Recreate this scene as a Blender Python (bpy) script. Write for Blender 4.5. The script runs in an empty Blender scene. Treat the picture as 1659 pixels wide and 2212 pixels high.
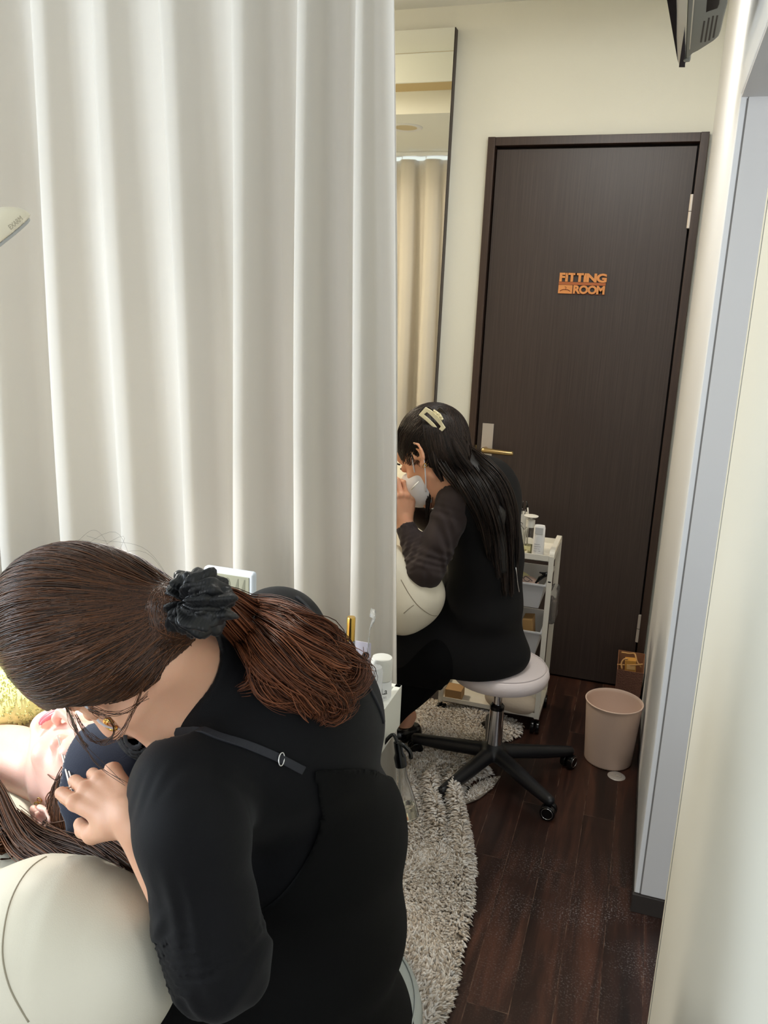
import bpy, bmesh, math, random
import numpy as np
from mathutils import Vector, Matrix
random.seed(7); RNG = np.random.default_rng(7)
S = bpy.context.scene; C = S.collection
# ---------------------------------------------------------------- camera
CAM_H = 1.3961; YAW, PITCH, ROLL, FPX = 0.3081, 0.2371, 0.0435, 1749.4
def cam_basis():
    cy, sy = math.cos(YAW), math.sin(YAW); cp, sp = math.cos(PITCH), math.sin(PITCH); cr, sr = math.cos(ROLL), math.sin(ROLL)
    F = Vector((-sy, cy, 0)); r = Vector((cy, sy, 0)); u = Vector((0, 0, 1))
    f2 = F*cp - u*sp; u2 = u*cp + F*sp
    return r*cr + u2*sr, -r*sr + u2*cr, f2
cr_, cu_, cf_ = cam_basis()
cam = bpy.data.objects.new('camera', bpy.data.cameras.new('camera')); C.objects.link(cam)
cam.matrix_world = Matrix((( cr_.x, cu_.x, -cf_.x, 0), (cr_.y, cu_.y, -cf_.y, 0), (cr_.z, cu_.z, -cf_.z, CAM_H), (0, 0, 0, 1)))
cam.data.sensor_fit = 'VERTICAL'; cam.data.sensor_height = 24.0; cam.data.lens = FPX/2212*24.0
cam.data.clip_start = 0.02
S.camera = cam
# ---------------------------------------------------------------- colour management, world, lights
S.view_settings.view_transform = 'Standard'; S.view_settings.look = 'None'
S.view_settings.exposure = 0.22; S.view_settings.gamma = 1.0; S.view_settings.use_curve_mapping = False
W = bpy.data.worlds.new('world'); S.world = W; W.use_nodes = True
bgn = W.node_tree.nodes['Background']; bgn.inputs[0].default_value = (0.93, 0.97, 1.0, 1); bgn.inputs[1].default_value = 0.9
def area(name, loc, target, sx, sy, power, col, spread=math.pi):
    l = bpy.data.lights.new(name, 'AREA'); l.shape = 'RECTANGLE'; l.size = sx; l.size_y = sy; l.energy = power; l.color = col; l.spread = spread
    o = bpy.data.objects.new(name, l); C.objects.link(o); o.location = loc
    d = Vector(target) - Vector(loc); o.rotation_euler = d.to_track_quat('-Z', 'Y').to_euler(); return o
# daylight through the window left of the camera (window_1), daylight from the shop front behind, added fills for far booth, passage and side room
area('window_daylight', (-2.45, 0.25, 1.25), (-0.5, 1.2, 0.95), 0.9, 0.9, 31, (0.78, 0.89, 1.0))
area('shopfront_daylight', (-1.45, -1.7, 1.1), (-0.5, 2.0, 1.1), 1.5, 1.4, 15, (0.95, 0.98, 1.0))
area('booth_warm_fill', (-2.1, 2.85, 2.40), (-1.6, 2.6, 0.0), 0.3, 0.3, 22, (1.0, 0.83, 0.62))  # unseen warm fill without a fixture, kept out of the mirror's reflection
area('passage_fill', (-0.25, 2.0, 2.27), (-0.3, 2.6, 0.3), 0.5, 0.5, 12, (1.0, 0.98, 0.93))  # added fill above the frame, brightens the far wall
area('side_room_fill', (1.05, 0.1, 1.5), (0.15, 1.84, 1.0), 0.8, 1.2, 11, (0.97, 0.98, 1.0))  # added fill beyond the opening, brightens the jamb
area('exam_lamp_light', (-1.02, 1.02, 1.49), (-0.72, 0.85, 0.8), 0.10, 0.06, 4.5, (1.0, 0.97, 0.9), math.radians(110))
# ---------------------------------------------------------------- helpers
def tag(o, label=None, cat=None, group=None, kind=None):
    if label: o['label'] = label
    if cat: o['category'] = cat
    if group: o['group'] = group
    if kind: o['kind'] = kind
    return o
def empty(name, loc, label, cat, group=None, rz=0.0):
    o = bpy.data.objects.new(name, None); C.objects.link(o); o.location = loc; o.rotation_euler = (0, 0, rz); o.empty_display_size = 0.05
    return tag(o, label, cat, group)
def link(name, me, mat, parent=None, smooth=True):
    if mat is not None:
        me.materials.clear(); me.materials.append(mat)
    if len(me.polygons): me.polygons.foreach_set('use_smooth', [smooth]*len(me.polygons))
    o = bpy.data.objects.new(name, me); C.objects.link(o)
    if parent is not None:
        o.parent = parent
        if parent.type == 'EMPTY' and parent.parent is None:
            o.matrix_parent_inverse = (Matrix.Translation(parent.location) @ parent.rotation_euler.to_matrix().to_4x4()).inverted()
    return o
def raw_mesh(name, V, Fc):
    me = bpy.data.meshes.new(name); V = np.asarray(V, np.float32); Fc = np.asarray(Fc, np.int32)
    n = Fc.shape[1]
    me.vertices.add(len(V)); me.vertices.foreach_set('co', V.ravel())
    me.loops.add(Fc.size); me.loops.foreach_set('vertex_index', Fc.ravel())
    me.polygons.add(len(Fc)); me.polygons.foreach_set('loop_start', np.arange(0, Fc.size, n, dtype=np.int32))
    try: me.polygons.foreach_set('loop_total', np.full(len(Fc), n, np.int32))
    except Exception: pass
    me.update(calc_edges=True); me.validate(); return me
def bm_obj(name, bm, mat, parent=None, smooth=False, bevel=0.0, seg=2):
    me = bpy.data.meshes.new(name); bmesh.ops.recalc_face_normals(bm, faces=bm.faces[:]); bm.to_mesh(me); bm.free()
    o = link(name, me, mat, parent, smooth)
    if bevel > 0:
        b = o.modifiers.new('bevel', 'BEVEL'); b.width = bevel; b.segments = seg; b.limit_method = 'ANGLE'; b.angle_limit = math.radians(40)
        for p in me.polygons: p.use_smooth = True
        w = o.modifiers.new('wn', 'WEIGHTED_NORMAL'); w.keep_sharp = False
    return o
def bbox(bm, lo, hi, rot=None, piv=None):
    lo, hi = Vector(lo), Vector(hi); c = (lo+hi)/2; s = hi-lo
    m = Matrix.Translation(c) @ Matrix.Diagonal((s.x, s.y, s.z, 1))
    if rot is not None:
        p = Vector(piv) if piv is not None else c
        m = Matrix.Translation(p) @ rot.to_4x4() @ Matrix.Translation(-p) @ m
    bmesh.ops.create_cube(bm, size=1.0, matrix=m)
def box(name, lo, hi, mat, parent=None, bevel=0.0, rot=None, piv=None, seg=2):
    bm = bmesh.new(); bbox(bm, lo, hi, rot, piv); return bm_obj(name, bm, mat, parent, False, bevel, seg)
def lathe_mesh(prof, seg=48, M=None, scale=(1, 1)):
    V = []; Fc = []
    n = len(prof)
    for i, (r, z) in enumerate(prof):
        for k in range(seg):
            a = 2*math.pi*k/seg; V.append((max(r, 1e-5)*math.cos(a)*scale[0], max(r, 1e-5)*math.sin(a)*scale[1], z))
    for i in range(n-1):
        for k in range(seg):
            k2 = (k+1) % seg; Fc.append((i*seg+k, i*seg+k2, (i+1)*seg+k2, (i+1)*seg+k))
    V = np.array(V)
    if M is not None: V = V @ np.array(M.to_3x3()).T + np.array(M.translation)
    return V, Fc
def lathe(name, prof, loc, mat, parent=None, seg=48, M=None, scale=(1, 1), smooth=True, auto=35):
    M = (Matrix.Translation(loc) @ (M.to_4x4() if M is not None else Matrix.Identity(4)))
    V, Fc = lathe_mesh(prof, seg, M, scale); me = raw_mesh(name, V, Fc); o = link(name, me, mat, parent, smooth)
    if smooth: me.set_sharp_from_angle(angle=math.radians(auto))
    return o
def frame_from(d):
    d = np.asarray(d, float); d = d/np.linalg.norm(d); a = np.array([0, 0, 1.0]) if abs(d[2]) < .9 else np.array([1.0, 0, 0])
    x = np.cross(a, d); x /= np.linalg.norm(x); return x, np.cross(d, x), d
def tube_np(P, R, seg=8, cap=True):
    P = np.asarray(P, float); n = len(P); R = np.broadcast_to(np.asarray(R, float), (n,))
    T = np.gradient(P, axis=0); T /= np.linalg.norm(T, axis=1)[:, None]+1e-12
    x, y, _ = frame_from(T[0]); V = []
    for i in range(n):
        x = x - T[i]*(x@T[i]); x /= np.linalg.norm(x); y = np.cross(T[i], x)
        for k in range(seg):
            a = 2*math.pi*k/seg; V.append(P[i] + R[i]*(x*math.cos(a)+y*math.sin(a)))
    Fc = [(i*seg+k, i*seg+(k+1) % seg, (i+1)*seg+(k+1) % seg, (i+1)*seg+k) for i in range(n-1) for k in range(seg)]
    V = np.array(V)
    if cap:
        b = len(V); V = np.vstack([V, P[0], P[-1]])
        for k in range(seg):
            Fc.append((b, (k+1) % seg, k, b)); Fc.append((b+1, (n-1)*seg+k, (n-1)*seg+(k+1) % seg, b+1))
    return V, Fc
def tube(name, P, R, mat, parent=None, seg=10, cap=True, smooth=True):
    V, Fc = tube_np(P, R, seg, cap); bm = bmesh.new(); vs = [bm.verts.new(v) for v in V]
    for f in Fc:
        u = list(dict.fromkeys(f))
        try: bm.faces.new([vs[i] for i in u])
        except ValueError: pass
    return bm_obj(name, bm, mat, parent, smooth)
def spline(P, n):
    P = np.asarray(P, float); m = len(P); Q = np.vstack([2*P[0]-P[1], P, 2*P[-1]-P[-2]]); out = []
    for t in np.linspace(0, m-1-1e-9, n):
        i = int(t); u = t-i; a, b, c, d = Q[i], Q[i+1], Q[i+2], Q[i+3]
        out.append(0.5*((2*b)+(-a+c)*u+(2*a-5*b+4*c-d)*u*u+(-a+3*b-3*c+d)*u**3))
    return np.array(out)
def strands_mesh(name, paths, rad, seg=3):
    """paths: (N,n,3); rad: (N,) or (N,n)"""
    P = np.asarray(paths, np.float32); N, n, _ = P.shape
    R = np.asarray(rad, np.float32); R = R if R.ndim == 2 else np.repeat(R[:, None], n, 1)
    T = np.gradient(P, axis=1); T /= np.linalg.norm(T, axis=2, keepdims=True)+1e-9
    ref = np.tile(np.array([0.31, 0.2, 0.93], np.float32), (N, n, 1))
    X = np.cross(ref, T); X /= np.linalg.norm(X, axis=2, keepdims=True)+1e-9; Y = np.cross(T, X)
    a = np.arange(seg)*2*np.pi/seg
    V = P[:, :, None, :] + R[:, :, None, None]*(X[:, :, None, :]*np.cos(a)[None, None, :, None]+Y[:, :, None, :]*np.sin(a)[None, None, :, None])
    V = V.reshape(-1, 3)
    base = (np.arange(N)[:, None, None]*n*seg + np.arange(n-1)[None, :, None]*seg)
    k = np.arange(seg)[None, None, :]; k2 = (k+1) % seg
    Fc = np.stack([base+k, base+k2, base+seg+k2, base+seg+k], -1).reshape(-1, 4)
    return raw_mesh(name, V, Fc)
# ---------------------------------------------------------------- materials
def col4(c): return (c[0], c[1], c[2], 1)
def srgb(r, g, b):
    f = lambda v: ((v/255+0.055)/1.055)**2.4 if v/255 > 0.04045 else v/255/12.92
    return (f(r), f(g), f(b))
def mat(name, col, rough=0.6, metal=0.0, spec=0.5, bump=None, bscale=200, bstr=0.1, noise=0.0, nscale=8, sheen=0.0, coat=0.0, trans=0.0, sss=0.0, alpha=1.0, ior=1.5, emit=None, estr=0):
    m = bpy.data.materials.new(name); m.use_nodes = True; nt = m.node_tree; b = nt.nodes['Principled BSDF']
    b.inputs['Base Color'].default_value = col4(col); b.inputs['Roughness'].default_value = rough; b.inputs['Metallic'].default_value = metal
    b.inputs['Specular IOR Level'].default_value = spec; b.inputs['IOR'].default_value = ior
    b.inputs['Sheen Weight'].default_value = sheen; b.inputs['Coat Weight'].default_value = coat; b.inputs['Transmission Weight'].default_value = trans
    b.inputs['Alpha'].default_value = alpha
    if sss > 0:
        b.inputs['Subsurface Weight'].default_value = sss; b.inputs['Subsurface Radius'].default_value = (1, .35, .2); b.inputs['Subsurface Scale'].default_value = 0.012
    if emit: b.inputs['Emission Color'].default_value = col4(emit); b.inputs['Emission Strength'].default_value = estr
    tc = nt.nodes.new('ShaderNodeTexCoord')
    if noise > 0:
        n = nt.nodes.new('ShaderNodeTexNoise'); n.inputs['Scale'].default_value = nscale; n.inputs['Detail'].default_value = 5
        nt.links.new(tc.outputs['Object'], n.inputs['Vector'])
        mx = nt.nodes.new('ShaderNodeMix'); mx.data_type = 'RGBA'
        mx.inputs[6].default_value = col4([c*(1-noise) for c in col]); mx.inputs[7].default_value = col4([min(1, c*(1+noise)) for c in col])
        nt.links.new(n.outputs['Fac'], mx.inputs[0]); nt.links.new(mx.outputs[2], b.inputs['Base Color'])
    if bump:
        if bump == 'noise': n = nt.nodes.new('ShaderNodeTexNoise'); n.inputs['Detail'].default_value = 4; n.inputs['Scale'].default_value = bscale; out = n.outputs['Fac']
        elif bump == 'wave': n = nt.nodes.new('ShaderNodeTexWave'); n.inputs['Scale'].default_value = bscale; n.inputs['Distortion'].default_value = 1; out = n.outputs['Fac']
        elif bump == 'voronoi': n = nt.nodes.new('ShaderNodeTexVoronoi'); n.inputs['Scale'].default_value = bscale; out = n.outputs['Distance']
        nt.links.new(tc.outputs['Object'], n.inputs['Vector'])
        bp = nt.nodes.new('ShaderNodeBump'); bp.inputs['Strength'].default_value = bstr; bp.inputs['Distance'].default_value = 0.002
        nt.links.new(out, bp.inputs['Height']); nt.links.new(bp.outputs['Normal'], b.inputs['Normal'])
    return m
def strand_mat(name, cols, rough=0.35, spec=0.32, grad=None):
    """per-strand colour variation; grad=(axis vector, offset, scale, colour) shifts the colour along the hair (dyed ends)"""
    m = bpy.data.materials.new(name); m.use_nodes = True; nt = m.node_tree; b = nt.nodes['Principled BSDF']
    g = nt.nodes.new('ShaderNodeNewGeometry'); cr = nt.nodes.new('ShaderNodeValToRGB'); el = cr.color_ramp.elements
    for i, c in enumerate(cols):
        t = i/(len(cols)-1); e = el[i] if i < 2 else el.new(t)
        e.position = t; e.color = col4(c)
    if len(cols) > 2:
        for i, c in enumerate(cols): el[i].position = i/(len(cols)-1); el[i].color = col4(c)
    nt.links.new(g.outputs['Random Per Island'], cr.inputs[0]); nt.links.new(cr.outputs[0], b.inputs['Base Color'])
    b.inputs['Roughness'].default_value = rough; b.inputs['Specular IOR Level'].default_value = spec
    return m
# ---------------------------------------------------------------- signed-distance sculpting
class Sdf:
    def __init__(s): s.p = []
    def cone(s, a, b, ra, rb, k=0.02, op='u', fold=None):
        a = np.array(a, float); b = np.array(b, float)
        s.p.append(('c', op, k, (a, b, ra, rb, fold), (a+b)/2, np.linalg.norm(b-a)/2+max(ra, rb))); return s
    def chain(s, P, R, k=0.02, op='u', fold=None):
        for i in range(len(P)-1): s.cone(P[i], P[i+1], R[i], R[i+1], k, op, fold)
        return s
    def ell(s, c, r, B=None, k=0.02, op='u'):
        c = np.array(c, float); r = np.array(r, float); B = np.eye(3) if B is None else np.asarray(B, float)
        s.p.append(('e', op, k, (c, r, B), c, r.max())); return s
    def rbox(s, c, h, rr, B=None, k=0.02, op='u'):
        c = np.array(c, float); h = np.array(h, float); B = np.eye(3) if B is None else np.asarray(B, float)
        s.p.append(('b', op, k, (c, h, rr, B), c, np.linalg.norm(h))); return s
    def func(s, fn, op='i'):
        s.p.append(('f', op, 0, fn, None, 1e9)); return s
    def ev(s, X, cc=None, cr=0):
        d = np.full(len(X), 1.0, np.float32)
        for t, op, k, a, c, rad in s.p:
            if cc is not None and t != 'f' and np.linalg.norm(cc-c)-rad-cr > 0.03+k: continue
            if t == 'c':
                p0, p1, ra, rb, fold = a; v = p1-p0; L = v@v
                q = X-p0; h = np.clip(q@v/max(L, 1e-12), 0, 1); q = q-h[:, None]*v
                e = np.sqrt((q*q).sum(1))-(ra+(rb-ra)*h)
                if fold is not None: e = e-fold(X, h)
            elif t == 'e':
                c0, r, B = a; q = (X-c0)@B; k0 = np.sqrt(((q/r)**2).sum(1)); k1 = np.sqrt(((q/(r*r))**2).sum(1))+1e-9
                e = k0*(k0-1)/k1
            elif t == 'b':
                c0, h, rr, B = a; q = np.abs((X-c0)@B)-(h-rr)
                e = np.sqrt((np.maximum(q, 0)**2).sum(1))+np.minimum(q.max(1), 0)-rr
            else: e = a(X, d)
            if op == 'u':
                if k > 0: hh = np.clip(0.5+0.5*(d-e)/k, 0, 1); d = d*(1-hh)+e*hh-k*hh*(1-hh)
                else: d = np.minimum(d, e)
            elif op == 's':
                e = -e
                if k > 0: hh = np.clip(0.5-0.5*(d-e)/k, 0, 1); d = d*(1-hh)+e*hh+k*hh*(1-hh)
                else: d = np.maximum(d, e)
            elif op == 'i': d = np.maximum(d, e)
            elif op == 'r': d = e
        return d
def surf(sdf, vox, lo=None, hi=None, name='m', keep_big=False):
    if lo is None:
        lo = np.min([c-r for t, o, k, a, c, r in sdf.p if o == 'u' and t != 'f'], 0)-0.01
        hi = np.max([c+r for t, o, k, a, c, r in sdf.p if o == 'u' and t != 'f'], 0)+0.01
    lo = np.array(lo, float); hi = np.array(hi, float); NB = 12
    nb = np.ceil((hi-lo)/vox/NB).astype(int)+0; n = nb*NB+1
    D = np.ones(n, np.float32)*0.05
    off = np.stack(np.meshgrid(*[np.arange(NB+1)]*3, indexing='ij'), -1).reshape(-1, 3)*vox
    cr = NB*vox*0.87
    for i in range(nb[0]):
        for j in range(nb[1]):
            for k in range(nb[2]):
                c0 = lo+np.array([i, j, k])*NB*vox; cc = c0+NB*vox/2
                dc = sdf.ev(cc[None], cc, cr*1.0)[0]
                sl = (slice(i*NB, i*NB+NB+1), slice(j*NB, j*NB+NB+1), slice(k*NB, k*NB+NB+1))
                if abs(dc) > cr*1.25+0.015: D[sl] = np.sign(dc)*0.05; continue
                D[sl] = sdf.ev(off+c0, cc, cr).reshape(NB+1, NB+1, NB+1)
    for ax in range(3):
        s0 = [slice(None)]*3; s0[ax] = 0; D[tuple(s0)] = np.abs(D[tuple(s0)])+1e-4
        s0[ax] = -1; D[tuple(s0)] = np.abs(D[tuple(s0)])+1e-4
    I = D < 0
    cor = [(a, b, c) for a in (0, 1) for b in (0, 1) for c in (0, 1)]
    def sub(A, c): return A[c[0]:A.shape[0]-1+c[0], c[1]:A.shape[1]-1+c[1], c[2]:A.shape[2]-1+c[2]]
    cnt = sum(sub(I, c).astype(np.int8) for c in cor); act = (cnt > 0) & (cnt < 8)
    idx = np.argwhere(act); vid = -np.ones(act.shape, np.int32); vid[act] = np.arange(len(idx))
    acc = np.zeros((len(idx), 3)); w = np.zeros(len(idx))
    for a in range(8):
        for b in range(a+1, 8):
            ca, cb = np.array(cor[a]), np.array(cor[b])
            if np.abs(ca-cb).sum() != 1: continue
            da = D[tuple((idx+ca).T)]; db = D[tuple((idx+cb).T)]; m = (da < 0) != (db < 0)
            t = np.where(m, da/(da-db+1e-12), 0)[:, None]
            acc += np.where(m[:, None], ca+(cb-ca)*t, 0); w += m
    V = (idx+acc/np.maximum(w, 1)[:, None])*vox+lo
    Fs = []
    for ax in range(3):
        e = np.zeros(3, int); e[ax] = 1; u = np.zeros(3, int); u[(ax+1) % 3] = 1; v = np.zeros(3, int); v[(ax+2) % 3] = 1
        A = I[1:-1, 1:-1, 1:-1]
        Bx = I[1+e[0]:I.shape[0]-1+e[0], 1+e[1]:I.shape[1]-1+e[1], 1+e[2]:I.shape[2]-1+e[2]]
        for q, flip in ((A & ~Bx, False), (~A & Bx, True)):
            p = np.argwhere(q)+1
            ok = ((p+e) < np.array(I.shape)-1).all(1); p = p[ok]
            if not len(p): continue
            a0 = vid[tuple((p-u-v).T)]; a1 = vid[tuple((p-v).T)]; a2 = vid[tuple(p.T)]; a3 = vid[tuple((p-u).T)]
            f = np.stack([a0, a1, a2, a3], 1)
            Fs.append(f[:, ::-1] if flip else f)
    Fc = np.vstack(Fs); Fc = Fc[(Fc >= 0).all(1)]
    return raw_mesh(name, V, Fc)
def basis(r, f, u): return np.array([r, f, u], float).T
# ================================================================ ROOM
M_wall = mat('wall_paper', srgb(234, 234, 222), 0.85, bump='noise', bscale=350, bstr=0.15)
M_ceil = mat('ceiling_paper', srgb(236, 238, 232), 0.9, bump='noise', bscale=300, bstr=0.1)
M_white_paint = mat('white_paint', srgb(226, 228, 230), 0.6, bump='noise', bscale=250, bstr=0.08)
M_grey_panel = mat('grey_jamb_panel', srgb(212, 212, 212), 0.55, bump='noise', bscale=60, bstr=0.1)
M_cream_leaf = mat('cream_leaf', srgb(222, 220, 208), 0.6, bump='wave', bscale=40, bstr=0.04)
M_dark_base = mat('dark_baseboard', srgb(52, 47, 44), 0.5)
def wood_dark(name, c1, c2, rough, stretch=(60, 60, 1.6), bumpy=0.1):
    m = bpy.data.materials.new(name); m.use_nodes = True; nt = m.node_tree; b = nt.nodes['Principled BSDF']; L = nt.links
    tc = nt.nodes.new('ShaderNodeTexCoord'); mp = nt.nodes.new('ShaderNodeMapping'); mp.inputs['Scale'].default_value = stretch
    n = nt.nodes.new('ShaderNodeTexNoise'); n.inputs['Scale'].default_value = 1.0; n.inputs['Detail'].default_value = 8; n.inputs['Roughness'].default_value = 0.65
    L.new(tc.outputs['Object'], mp.inputs[0]); L.new(mp.outputs[0], n.inputs['Vector'])
    cr = nt.nodes.new('ShaderNodeValToRGB'); cr.color_ramp.elements[0].position = 0.32; cr.color_ramp.elements[1].position = 0.7
    cr.color_ramp.elements[0].color = col4(c1); cr.color_ramp.elements[1].color = col4(c2)
    L.new(n.outputs['Fac'], cr.inputs[0]); L.new(cr.outputs[0], b.inputs['Base Color']); b.inputs['Roughness'].default_value = rough
    bp = nt.nodes.new('ShaderNodeBump'); bp.inputs['Strength'].default_value = bumpy; bp.inputs['Distance'].default_value = 0.001
    L.new(n.outputs['Fac'], bp.inputs['Height']); L.new(bp.outputs[0], b.inputs['Normal']); return m
M_door = wood_dark('door_veneer', srgb(50, 41, 38), srgb(68, 57, 53), 0.42, (220, 220, 3.0), 0.05)
M_frame = wood_dark('door_frame_wood', srgb(48, 35, 29), srgb(66, 49, 41), 0.4, (150, 150, 3.0), 0.05)
def floor_material():
    m = bpy.data.materials.new('floor_planks'); m.use_nodes = True; nt = m.node_tree; b = nt.nodes['Principled BSDF']; L = nt.links
    tc = nt.nodes.new('ShaderNodeTexCoord')
    sw = nt.nodes.new('ShaderNodeMapping'); sw.inputs['Rotation'].default_value = (0, 0, math.radians(90)); sw.inputs['Location'].default_value = (0.35, 0.045, 0)
    L.new(tc.outputs['Object'], sw.inputs[0])
    br = nt.nodes.new('ShaderNodeTexBrick'); br.inputs['Scale'].default_value = 1.0; br.inputs['Brick Width'].default_value = 0.78; br.inputs['Row Height'].default_value = 0.0885
    br.inputs['Mortar Size'].default_value = 0.0010; br.inputs['Mortar Smooth'].default_value = 0.2; br.offset = 0.37; br.inputs['Bias'].default_value = 0
    br.inputs['Color1'].default_value = (0.25, 0.25, 0.25, 1); br.inputs['Color2'].default_value = (1, 1, 1, 1); br.inputs['Mortar'].default_value = (0, 0, 0, 1)
    L.new(sw.outputs[0], br.inputs['Vector'])
    mp = nt.nodes.new('ShaderNodeMapping'); mp.inputs['Scale'].default_value = (16, 1.3, 1)
    ad = nt.nodes.new('ShaderNodeVectorMath'); ad.operation = 'ADD'; sc = nt.nodes.new('ShaderNodeVectorMath'); sc.operation = 'SCALE'; sc.inputs[3].default_value = 3.7
    L.new(br.outputs['Color'], sc.inputs[0]); L.new(tc.outputs['Object'], mp.inputs[0]); L.new(mp.outputs[0], ad.inputs[0]); L.new(sc.outputs[0], ad.inputs[1])
    n = nt.nodes.new('ShaderNodeTexNoise'); n.inputs['Scale'].default_value = 1.2; n.inputs['Detail'].default_value = 8; n.inputs['Roughness'].default_value = 0.62; n.inputs['Distortion'].default_value = 0.6
    L.new(ad.outputs[0], n.inputs['Vector'])
    cr = nt.nodes.new('ShaderNodeValToRGB'); e = cr.color_ramp.elements
    e[0].position = 0.3; e[0].color = col4(srgb(27, 17, 14)); e[1].position = 0.74; e[1].color = col4(srgb(92, 57, 43)); x = e.new(0.5); x.color = col4(srgb(50, 31, 25))
    L.new(n.outputs['Fac'], cr.inputs[0])
    # joints: thin paler lines where dust has settled
    mx = nt.nodes.new('ShaderNodeMix'); mx.data_type = 'RGBA'; mx.inputs[7].default_value = col4(srgb(108, 86, 72))
    n3 = nt.nodes.new('ShaderNodeTexNoise'); n3.inputs['Scale'].default_value = 22; mu = nt.nodes.new('ShaderNodeMath'); mu.operation = 'MULTIPLY'
    L.new(tc.outputs['Object'], n3.inputs['Vector'])
    rm = nt.nodes.new('ShaderNodeMapRange'); rm.inputs[1].default_value = 0.42; rm.inputs[2].default_value = 0.62; L.new(n3.outputs['Fac'], rm.inputs[0])
    L.new(br.outputs['Fac'], mu.inputs[0]); L.new(rm.outputs[0], mu.inputs[1]); L.new(mu.outputs[0], mx.inputs[0]); L.new(cr.outputs[0], mx.inputs[6])
    # dust and scuffs near the doorway
    dist = nt.nodes.new('ShaderNodeVectorMath'); dist.operation = 'DISTANCE'; dist.inputs[1].default_value = (0.0, 1.72, 0)
    L.new(tc.outputs['Object'], dist.inputs[0])
    r2 = nt.nodes.new('ShaderNodeMapRange'); r2.inputs[1].default_value = 0.42; r2.inputs[2].default_value = 0.0; L.new(dist.outputs['Value'], r2.inputs[0])
    v = nt.nodes.new('ShaderNodeTexNoise'); v.inputs['Scale'].default_value = 230; v.inputs['Detail'].default_value = 3; L.new(tc.outputs['Object'], v.inputs['Vector'])
    v2 = nt.nodes.new('ShaderNodeMapRange'); v2.inputs[1].default_value = 0.54; v2.inputs[2].default_value = 0.66; L.new(v.outputs['Fac'], v2.inputs[0])
    n4 = nt.nodes.new('ShaderNodeTexNoise'); n4.inputs['Scale'].default_value = 7; n4.inputs['Detail'].default_value = 4; L.new(tc.outputs['Object'], n4.inputs['Vector'])
    r4 = nt.nodes.new('ShaderNodeMapRange'); r4.inputs[1].default_value = 0.4; r4.inputs[2].default_value = 0.68; L.new(n4.outputs['Fac'], r4.inputs[0])
    m1 = nt.nodes.new('ShaderNodeMath'); m1.operation = 'MULTIPLY'; m2 = nt.nodes.new('ShaderNodeMath'); m2.operation = 'MULTIPLY'; m3 = nt.nodes.new('ShaderNodeMath'); m3.operation = 'MULTIPLY'; m3.inputs[1].default_value = 1.0
    L.new(r2.outputs[0], m1.inputs[0]); L.new(v2.outputs[0], m1.inputs[1]); L.new(m1.outputs[0], m2.inputs[0]); L.new(r4.outputs[0], m2.inputs[1]); L.new(m2.outputs[0], m3.inputs[0])
    mx2 = nt.nodes.new('ShaderNodeMix'); mx2.data_type = 'RGBA'; mx2.inputs[7].default_value = col4(srgb(150, 146, 146)); L.new(m3.outputs[0], mx2.inputs[0]); L.new(mx.outputs[2], mx2.inputs[6])
    L.new(mx2.outputs[2], b.inputs['Base Color'])
    rr = nt.nodes.new('ShaderNodeMapRange'); rr.inputs[3].default_value = 0.28; rr.inputs[4].default_value = 0.45; L.new(n.outputs['Fac'], rr.inputs[0]); L.new(rr.outputs[0], b.inputs['Roughness'])
    b.inputs['Specular IOR Level'].default_value = 0.4
    bp = nt.nodes.new('ShaderNodeBump'); bp.inputs['Strength'].default_value = 0.25; bp.inputs['Distance'].default_value = 0.001; bp.invert = True
    L.new(br.outputs['Fac'], bp.inputs['Height']); L.new(bp.outputs[0], b.inputs['Normal'])
    return m
def struct(name, lo, hi, m, parent=None, bevel=0):
    o = box(name, lo, hi, m, parent, bevel)
    if parent is None: o['kind'] = 'structure'
    return o
XR = 0.102; YD = 3.144; YP = 1.84; HL = 1.842; XL = -2.6; YB = -1.9; HC = 2.485
struct('floor', (XL-.1, YB, -0.06), (1.5, YD+.1, 0), floor_material())
# far wall with the door opening
bm = bmesh.new()
DX0, DX1, DZ = -0.659, 0.093, 2.042
bbox(bm, (XL-.1, YD, 0), (DX0+.01, YD+.1, 2.6)); bbox(bm, (DX1-.01, YD, 0), (XR+.12, YD+.1, 2.6)); bbox(bm, (DX0+.01, YD, DZ-.01), (DX1-.01, YD+.1, 2.6)); bbox(bm, (DX0, YD+.08, 0), (DX1, YD+.1, DZ))
bm_obj('wall_far', bm, M_wall)['kind'] = 'structure'
# right wall: solid past the pillar edge, lintel above the opening next to it
bm = bmesh.new()
bbox(bm, (XR, YP, 0.0), (XR+.10, YD, 2.6)); bbox(bm, (XR, 0.25, HL), (XR+.10, YP, 2.6)); bbox(bm, (XR, YB, 0.0), (XR+.10, 0.25, 2.6))
bm_obj('wall_right', bm, M_white_paint, None, True, 0.004)['kind'] = 'structure'
# jamb facing the camera: grey lining with a joint, dark baseboard
struct('trim_1', (XR+.0155, YP-.006, 0.050), (XR+.099, YP-.0005, HL-.0005), M_grey_panel, None, 0.0008)
struct('trim_2', (XR+.001, YP-.0045, 0.050), (XR+.0145, YP-.0005, HL-.0005), M_white_paint, None, 0.0015)
struct('baseboard_right', (XR-.004, YP-.012, 0.0), (XR+.10, YP-.001, 0.049), M_dark_base, None, 0.001)
struct('trim_3', (XR+.002, 0.26, HL-.006), (XR+.099, YP-.0065, HL-.0005), M_grey_panel, None, 0.0008)
M_line = mat('panel_joint', srgb(120, 118, 116), 0.7)
struct('trim_4', (XR+.012, YP-.0052, 0.051), (XR+.0158, YP-.004, HL-.008), M_line)
# baseboard, low, along the right wall behind the bin
struct('baseboard_right_far', (XR-.0025, YP+.001, 0.0), (XR-.0002, YD-.03, 0.045), M_dark_base)
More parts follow.
